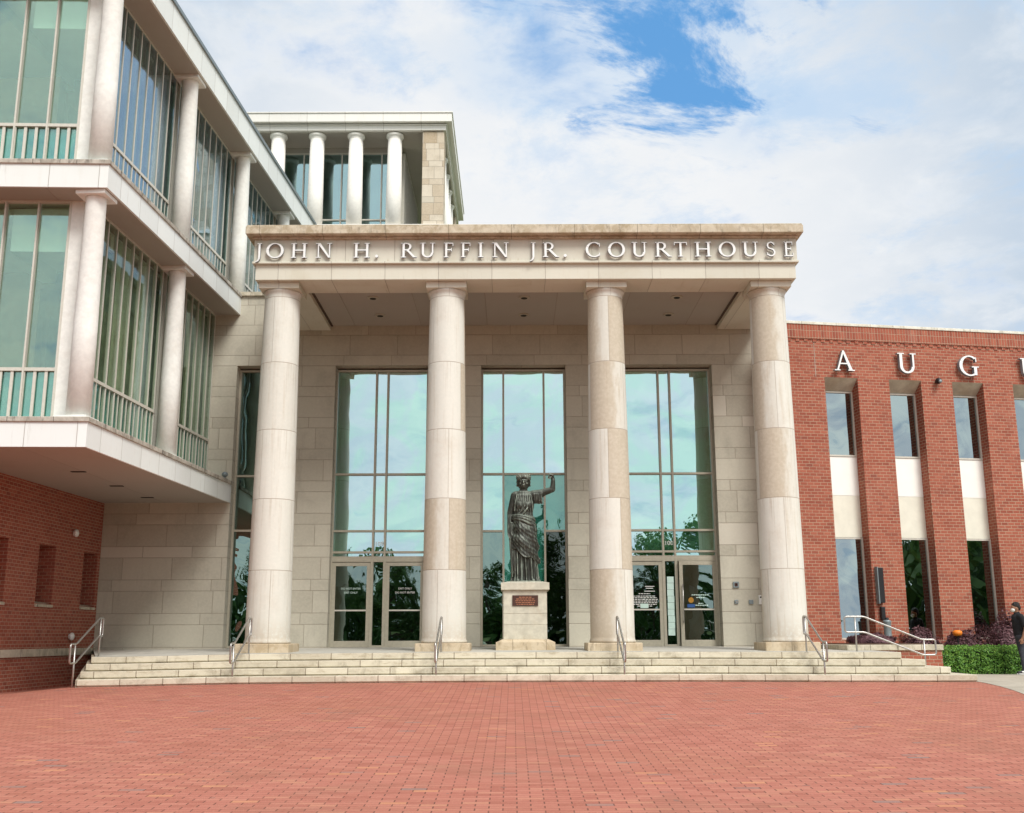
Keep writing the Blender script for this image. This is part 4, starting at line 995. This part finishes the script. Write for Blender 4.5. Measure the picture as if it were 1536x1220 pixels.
# ------------------------------------------------------------------ person
pe = thing('person', 'person in black shirt, dark trousers and white face mask standing by the hedge', 'person', (12.56, 26.85, .022))
# x axis: faces -x
b = MB()
b.ell((-.045, 0, 1.60), (.098, .075, .118)); b.ell((-.075, 0, 1.535), (.055, .05, .05)); b.caps((-.135, 0, 1.60), (-.155, 0, 1.575), .009, .014, 8)
b.ell((-.05, -.078, 1.59), (.02, .01, .03)); b.ell((-.05, .078, 1.59), (.02, .01, .03))
b.caps((-.005, 0, 1.38), (-.025, 0, 1.53), .06, .055); b.caps((0, 0, 1.0), (0, 0, 1.34), .11, .10)
for sy in (-1, 1):
    e = (.05, sy * .25, 1.10); h = (-.03 if sy < 0 else .06, sy * .22, .87)
    b.caps((.0, sy * .18, 1.36), e, .05, .045); b.caps(e, h, .042, .03)
    b.caps(h, (h[0] - .03, h[1], h[2] - .06), .034, .03, flat=.6)
    for k in range(4): b.caps((h[0] - .055 + .026 * k, h[1], h[2] - .08), (h[0] - .07 + .024 * k, h[1] - sy * .015, h[2] - .15 + .008 * abs(k - 1)), .010, .008, 8)
    b.caps((h[0] - .05, h[1] - sy * .02, h[2] - .03), (h[0] - .085, h[1] - sy * .03, h[2] - .085), .012, .009, 8)
obj('body', b, 'skin', pe, local=True, remesh=.008, relax=2)
s = MB(); s.caps((.01, 0, .98), (.0, 0, 1.33), .145, .155, flat=1.0)
s.caps((0, -.15, 1.38), (0, .15, 1.38), .085, .085); s.caps((0, 0, 1.38), (-.01, 0, 1.455), .115, .078)
s.ell((0, 0, 1.2), (.135, .195, .27)); s.ell((.02, 0, .98), (.145, .175, .12))
for sy in (-1, 1): s.caps((0, sy * .19, 1.37), (.04, sy * .24, 1.17), .072, .068)
obj('shirt', s, 'shirt', pe, local=True, remesh=.010, relax=3)
j = MB(); j.ell((.02, 0, .93), (.14, .17, .13))
for sy, kx, fx in ((-1, -.03, -.02), (1, .06, .13)):
    j.caps((.02, sy * .09, .90), (kx, sy * .10, .50), .098, .068); j.caps((kx, sy * .10, .50), (fx + .02, sy * .10, .09), .066, .055)
    j.ell((fx + .01, sy * .10, .08), (.068, .062, .035))
obj('trousers', j, 'jeans', pe, local=True, remesh=.010, relax=2)
for sy, fx in ((-1, -.02), (1, .13)):
    sh = MB(); sh.caps((fx + .03, sy * .10, .055), (fx - .14, sy * .105, .038), .055, .04, flat=.9); sh.ell((fx + .0, sy * .10, .075), (.06, .05, .04)); 
    so = obj('shoe', sh, 'shoe', pe, local=True, remesh=.008)
    sl_ = MB().prism([(fx + .09, sy * .10 - .045), (fx + .09, sy * .10 + .045), (fx - .12, sy * .105 + .045), (fx - .19, sy * .105), (fx - .12, sy * .105 - .045)], .0, .022); obj('sole', sl_, 'shoe_white', so, local=True)
    sp = MB().ell((fx - .04, sy * .10 - .052, .06), (.045, .008, .02)); obj('stripe', sp, 'shoe_white', so, local=True)
h = MB(); h.ell((-.02, 0, 1.655), (.105, .086, .085)); h.ell((.035, 0, 1.61), (.06, .078, .08)); random.seed(4)
for k in range(70):
    a = random.uniform(0, 2 * PI); t = random.uniform(0, 1.15); h.ell((-.02 + .1 * math.sin(t) * math.cos(a), .08 * math.sin(t) * math.sin(a), 1.66 + .078 * math.cos(t)), (.018, .018, .018), seg=6, rg=4)
obj('hair', h, 'hair', pe, local=True, remesh=.008)
k = MB(); k.ell((-.10, 0, 1.552), (.055, .068, .055)); obj('face_mask', k, 'white', pe, local=True, smooth=True)
for sy in (-1, 1): obj('mask_strap', MB().tube([(-.10, sy * .055, 1.565), (-.05, sy * .084, 1.60)], .003, 6), 'white', pe, local=True)
obj('belt', MB().ell((.02, 0, .965), (.147, .178, .022)), 'black', pe, local=True, smooth=True)

# ------------------------------------------------------------------ foliage
def leaves(name, pts, nrm, size, mat, parent, rs, seed=0, stretch=1.6, jitter=.9):
    rg = np.random.default_rng(seed); n = len(pts); pts = np.asarray(pts, float)
    d = np.asarray(nrm, float) + rg.normal(0, jitter, (n, 3)); d /= np.linalg.norm(d, axis=1, keepdims=True)
    r = rg.normal(0, 1, (n, 3)); a = np.cross(d, r); a /= np.linalg.norm(a, axis=1, keepdims=True); bb_ = np.cross(d, a)
    sz = size * rg.uniform(.6, 1.3, (n, 1)); a = a * sz * stretch; bb_ = bb_ * sz
    v = np.stack([pts - a, pts - bb_ * .9, pts + a, pts + bb_ * .9 + d * sz * .25], 1).reshape(-1, 3)
    me = D.meshes.new(name); me.vertices.add(len(v)); me.vertices.foreach_set('co', v.ravel())
    me.loops.add(4 * n); me.loops.foreach_set('vertex_index', np.arange(4 * n)); me.polygons.add(n)
    me.polygons.foreach_set('loop_start', np.arange(n) * 4); me.polygons.foreach_set('loop_total', np.full(n, 4)); me.update(); me.validate()
    me.materials.append(M[mat]); o = D.objects.new(name, me); COL.objects.link(o)
    if parent is not None:
        o.parent = parent; w = world_of(parent); o.location = (-w[0], -w[1], -w[2])
    return o
rg = np.random.default_rng(11)
# clipped hedge: boxy volume with leaves on and just under the surface
x0, x1, y0, y1, z0, z1 = 10.35, 17.0, 27.35, 28.25, .0, .66
P_, N_ = [], []
n = 26000
for face, cnt in (('f', .5), ('t', .38), ('l', .06), ('r', .06)):
    m_ = int(n * cnt); u_ = rg.random(m_); v_ = rg.random(m_); dp = rg.exponential(.028, m_) - .02
    lump = .025 * np.sin(u_ * 60 + 3 * np.sin(v_ * 9)) + .02 * np.sin(u_ * 131)
    if face == 'f': p = np.stack([x0 + u_ * (x1 - x0), y0 + dp + lump + .05 * (1 - v_), z0 + v_ * (z1 - z0)], 1); q = np.tile([0, -1, .4], (m_, 1))
    elif face == 't': p = np.stack([x0 + u_ * (x1 - x0), y0 + v_ * (y1 - y0), z1 - dp + lump], 1); q = np.tile([0, -.2, 1], (m_, 1))
    elif face == 'l': p = np.stack([x0 + dp, y0 + u_ * (y1 - y0), z0 + v_ * (z1 - z0)], 1); q = np.tile([-1, 0, .3], (m_, 1))
    else: p = np.stack([x1 - dp, y0 + u_ * (y1 - y0), z0 + v_ * (z1 - z0)], 1); q = np.tile([1, 0, .3], (m_, 1))
    P_.append(p); N_.append(q)
hd = thing('clipped_hedge', 'low bright green clipped hedge along the sidewalk at the right', 'hedge', (13, 27.8, 0))
leaves('foliage', np.concatenate(P_), np.concatenate(N_), .017, 'leaf_hedge', hd, rg, 1, 1.4, .7)
obj('stems_or_shade', MB().box(x0 + .07, x1 - .07, y0 + .09, y1 - .07, 0, z1 - .09), mat_plain('hedge_shade', (.012, .03, .008), .95, .3, 20), hd)  # dark block painted as the shade inside the hedge, no stems modelled
def shrub(cx_, cy_, z0_, rx, ry, h_, seed, label, cat='shrub', group='purple-leaved shrubs along the brick wall', n=5200, mat='leaf_purple', sz=.022, name='purple_shrub'):
    r_ = np.random.default_rng(seed); t = thing(name, label, cat, (cx_, cy_, z0_), group)
    d = r_.normal(0, 1, (n, 3)); d[:, 2] = np.abs(d[:, 2]); d /= np.linalg.norm(d, axis=1, keepdims=True)
    fz = np.zeros(n)
    for k in range(7):
        w = r_.normal(0, 1, 3); fz += .06 * np.sin(d @ w * 5 + k)
    rad = (1 - r_.exponential(.12, n)).clip(.25, 1.08) * (1 + fz)
    p = d * rad[:, None] * np.array([rx, ry, h_]) + np.array([cx_, cy_, z0_ + .02])
    leaves('foliage', p, d, sz, mat, t, r_, seed, 2.0, .8)
    mb = MB()
    for k in range(9):
        a = 2 * PI * k / 9; mb.tube([(cx_, cy_, z0_ - .1), (cx_ + .3 * rx * math.cos(a), cy_ + .3 * ry * math.sin(a), z0_ + .4 * h_), (cx_ + .75 * rx * math.cos(a + .2), cy_ + .75 * ry * math.sin(a + .2), z0_ + .75 * h_)], [.015, .01, .004], 6)
    obj('stems_or_shade', mb, 'bark', t); return t
shrub(8.95, 27.0, .77, .55, .40, .20, 21, 'low purple shrub spreading over the planter soil')
shrub(10.65, 28.35, .1, .62, .40, .98, 22, 'purple shrub just right of the planter wall')
shrub(11.95, 28.5, .1, .80, .45, 1.05, 23, 'broad purple shrub behind the hedge under the third window', n=7500)
shrub(13.15, 28.7, .1, .62, .42, 1.22, 24, 'tallest purple shrub beside the person', n=6500)
shrub(14.6, 28.9, .1, .8, .45, 1.1, 25, 'purple shrub at the right edge behind the person')
t = thing('orange_globe', 'small round orange object above the purple shrubs', 'wall fixture', F(4.45, -.1, 1.0))  # unidentified orange object, built as a made-up globe on a stake
q = (11.62, 28.30, 1.02)
obj('housing', MB().lathe([(.05, -.08), (.10, -.06), (.125, 0), (.11, .05), (.05, .075)], q, 20), 'orange', t, smooth=True); obj('stake', MB().tube([(q[0], q[1], 0), (q[0], q[1], .95)], .015), 'black', t)

def tree(x, y, z, h_, cr, seed, label, cz=.62, n=5200):
    r_ = np.random.default_rng(seed); rr_ = random.Random(seed)
    t = thing('broadleaf_tree', label, 'tree', (x, y, z), 'trees across the plaza')
    mb = MB(); mb.tube([(x, y, z - .3), (x + .05, y, z + h_ * .25), (x - .1, y + .1, z + h_ * .55), (x, y, z + h_ * .9)], [.24, .17, .11, .03], 10)
    cl_ = []
    for k in range(16):
        a = rr_.uniform(0, 2 * PI); zz = rr_.uniform(.32, .95); rad = cr * rr_.uniform(.35, .95) * (1.15 - abs(zz - .6) * 1.5)
        e = (x + rad * math.cos(a), y + rad * math.sin(a), z + h_ * zz); cl_.append(e)
        mb.tube([(x, y, z + h_ * (zz - .2)), ((x + e[0]) / 2, (y + e[1]) / 2, z + h_ * (zz - .06)), e], [.07, .045, .015], 6)
    obj('trunk', mb, 'bark', t)
    c = np.array(cl_)[r_.integers(0, len(cl_), n)]; g_ = r_.normal(0, 1, (n, 3)); g_ /= np.linalg.norm(g_, axis=1, keepdims=True)
    p = c + g_ * (r_.random((n, 1)) ** .5) * cr * .42 * np.array([1, 1, .75])
    leaves('crown', p, g_, .11, 'leaf_tree', t, r_, seed, 1.5)
tree(-8.6, -22, -1.2, 8.5, 3.4, 31, 'broad tree across the plaza at left')
tree(-2.0, -24, -1.2, 8.2, 2.6, 32, 'small tree across the plaza near the middle')
tree(5.0, -22, -1.2, 13.0, 3.4, 33, 'tallest tree across the plaza')
tree(11.5, -25, -1.2, 10.5, 3.6, 34, 'dense tree across the plaza at right')
rg3 = np.random.default_rng(8); n = 9000
wq = np.stack([rg3.uniform(33.5, 75, n), rg3.uniform(-3, 5, n), -.6 + rg3.random(n) ** 1.1 * 9], 1); wq[:, 2] *= (1 + .2 * np.sin(wq[:, 0] * .5))
tag(leaves('side_woods', wq, np.tile([-.4, 1, .3], (n, 1)), .32, 'leaf_tree', None, rg3, 9), kind='stuff')
for k_, (tx, ty) in enumerate(((46, -5), (53, -10), (60, -2))): tree(tx, ty, -1.2, 11 + k_ % 3, 4, 50 + k_, 'shade tree across the street far to the right')
tree(17.5, -22, -1.2, 12, 4, 35, 'far right tree across the plaza')
tree(-17, -26, -1.2, 11, 4, 36, 'far left tree across the plaza')
rg2 = np.random.default_rng(5); n = 9000
wd = np.stack([rg2.uniform(-70, 70, n), rg2.uniform(-62, -55, n), -1.3 + rg2.random(n) ** 1.2 * 7.5], 1); wd[:, 2] *= (1 + .25 * np.sin(wd[:, 0] * .35) + .15 * np.sin(wd[:, 0] * .9)); 
tag(leaves('distant_woods', wd, np.tile([0, 1, .3], (n, 1)), .5, 'leaf_tree', None, rg2, 6), kind='stuff')

# ------------------------------------------------------------------ sky, sun, camera
w = D.worlds.new('World'); SC.world = w; w.use_nodes = True; nt = w.node_tree; nt.nodes.clear(); g = T(nt)
SUN_EL, SUN_AZ = 48., 150.     # azimuth measured clockwise from +y
az = R(SUN_AZ); el = R(SUN_EL)
sky = g.n('ShaderNodeTexSky', sky_type='NISHITA'); sky.sun_disc = False; sky.sun_elevation = el; sky.sun_rotation = az; sky.air_density = 1.2; sky.ozone_density = 3.
dv = V(nt, g.n('ShaderNodeTexCoord').outputs['Generated']); x, y, z = g.sep(dv)
zc = z.mx(0.0) + .22
pv = g.comb(x / zc, y / zc, .3)
n1 = g.noise(pv, 1.15, 9, .60, .35); n2 = g.noise(pv, 2.6, 8, .62, .2); n3 = g.noise(pv, .7, 4, .5)
gapd = V(nt, g.n('ShaderNodeVectorMath', operation='DOT_PRODUCT').outputs['Value']); vm = gapd.k.node
g.put(vm.inputs[0], dv); vm.inputs[1].default_value = Vector((.134, .915, .528)).normalized()
yy = y.mx(.05); gu = x / yy; gv = z / yy
def lobe(u0_, v0_, ru, rv, sl_): 
    a_ = (gu - u0_) / ru; b_ = (gv - v0_ + (gu - u0_) * sl_) / rv
    return ((a_ * a_ + b_ * b_) * -1 + 1).mx(0.)
wv = g.noise(pv, 1.6, 6, .65, .5, col=True); wx_, wy_, wz_ = g.sep(wv); gu = gu + (wx_ - .5) * .34; gv = gv + (wy_ - .5) * .26
gap = (lobe(.125, .60, .20, .11, .25) + lobe(.235, .655, .13, .05, -.1) * .9 + lobe(-.02, .60, .16, .05, .1) * .35 + lobe(.36, .54, .2, .04, .2) * .35).mn(1.)
vm2 = g.n('ShaderNodeVectorMath', operation='DOT_PRODUCT'); g.put(vm2.inputs[0], dv); vm2.inputs[1].default_value = Vector((.05, .95, .33)).normalized()
bright = V(nt, vm2.outputs['Value']).step(.90, .995)
n4 = g.noise(pv, 6.0, 6, .6, .2)
cover = n1 * .30 + n2 * .40 + n4 * .30 + .085 - gap * .06
ps = g.comb(x / zc * .8 + y / zc * .35, y / zc * 1.5 - x / zc * .7, .7)
hole = g.noise(ps, 3.1, 10, .66, .5).step(.475, .60) * gap.step(.02, .55)
dens = cover.step(.37, .57) * (hole * -.92 + 1)
shade = n3 * .55 + n2 * .45
shade = shade * .55 + n4 * .45
sunv = g.n('ShaderNodeVectorMath', operation='DOT_PRODUCT'); g.put(sunv.inputs[0], dv); sunv.inputs[1].default_value = Vector((math.sin(az) * math.cos(el), math.cos(az) * math.cos(el), math.sin(el)))
glow = V(nt, sunv.outputs['Value']).step(.15, 1.0)
cc = g.mix(shade.step(.40, .58), (.85, .885, .92), (.53, .64, .77))
cc = g.mix(bright * .85, cc, (.94, .945, .95))
cc = g.mix(glow * .6, cc, (1.75, 1.72, 1.66))
veil = g.noise(pv, 3.4, 9, .68, .3).step(.50, .66, 0, .55) * n3.step(.42, .58); cc = g.mix((veil + gap * .45).mn(.8), cc, (.50, .68, .90))
thin = g.mix(dens, (.09, .41, .90), cc)
b1 = g.n('ShaderNodeBackground'); g.put(b1.inputs[0], V(nt, sky.outputs[0])); b1.inputs[1].default_value = .12
b2 = g.n('ShaderNodeBackground'); g.put(b2.inputs[0], thin); b2.inputs[1].default_value = 1.0
mx = g.n('ShaderNodeMixShader'); g.put(mx.inputs[0], dens * .35 + .65); nt.links.new(b1.outputs[0], mx.inputs[1]); nt.links.new(b2.outputs[0], mx.inputs[2])
wo = g.n('ShaderNodeOutputWorld'); nt.links.new(mx.outputs[0], wo.inputs[0])
try: w.cycles.sampling_method = 'MANUAL'; w.cycles.sample_map_resolution = 1024
except Exception: pass
sl = D.lights.new('sun', 'SUN'); sl.energy = 3.1; sl.angle = R(22); sl.color = (1, .975, .93)
so = D.objects.new('sun', sl); COL.objects.link(so)
sd = Vector((math.sin(az) * math.cos(el), math.cos(az) * math.cos(el), math.sin(el)))
so.rotation_euler = sd.to_track_quat('Z', 'Y').to_euler()
cam = D.cameras.new('camera'); co = D.objects.new('camera', cam); COL.objects.link(co); SC.camera = co
cam.sensor_width = 36; cam.lens = 1588 / 1536 * 36; cam.clip_start = .1; cam.clip_end = 4000
P, Rr = R(12.25), R(.18)
r0 = Vector((1, 0, 0)); u0 = Vector((0, -math.sin(P), math.cos(P))); f0 = Vector((0, math.cos(P), math.sin(P)))
rr = r0 * math.cos(Rr) - u0 * math.sin(Rr); uu = u0 * math.cos(Rr) + r0 * math.sin(Rr)
m3 = Matrix((rr, uu, -f0)).transposed(); co.matrix_world = Matrix.Translation((0, 0, .97)) @ m3.to_4x4()
vs_ = SC.view_settings; SC.display_settings.display_device = 'sRGB'; vs_.view_transform = 'Standard'; vs_.look = 'None'; vs_.exposure = 0.0; vs_.gamma = 1
SC.cycles.max_bounces = 8; SC.cycles.glossy_bounces = 4; SC.cycles.transparent_max_bounces = 12; SC.cycles.caustics_reflective = False; SC.cycles.caustics_refractive = False
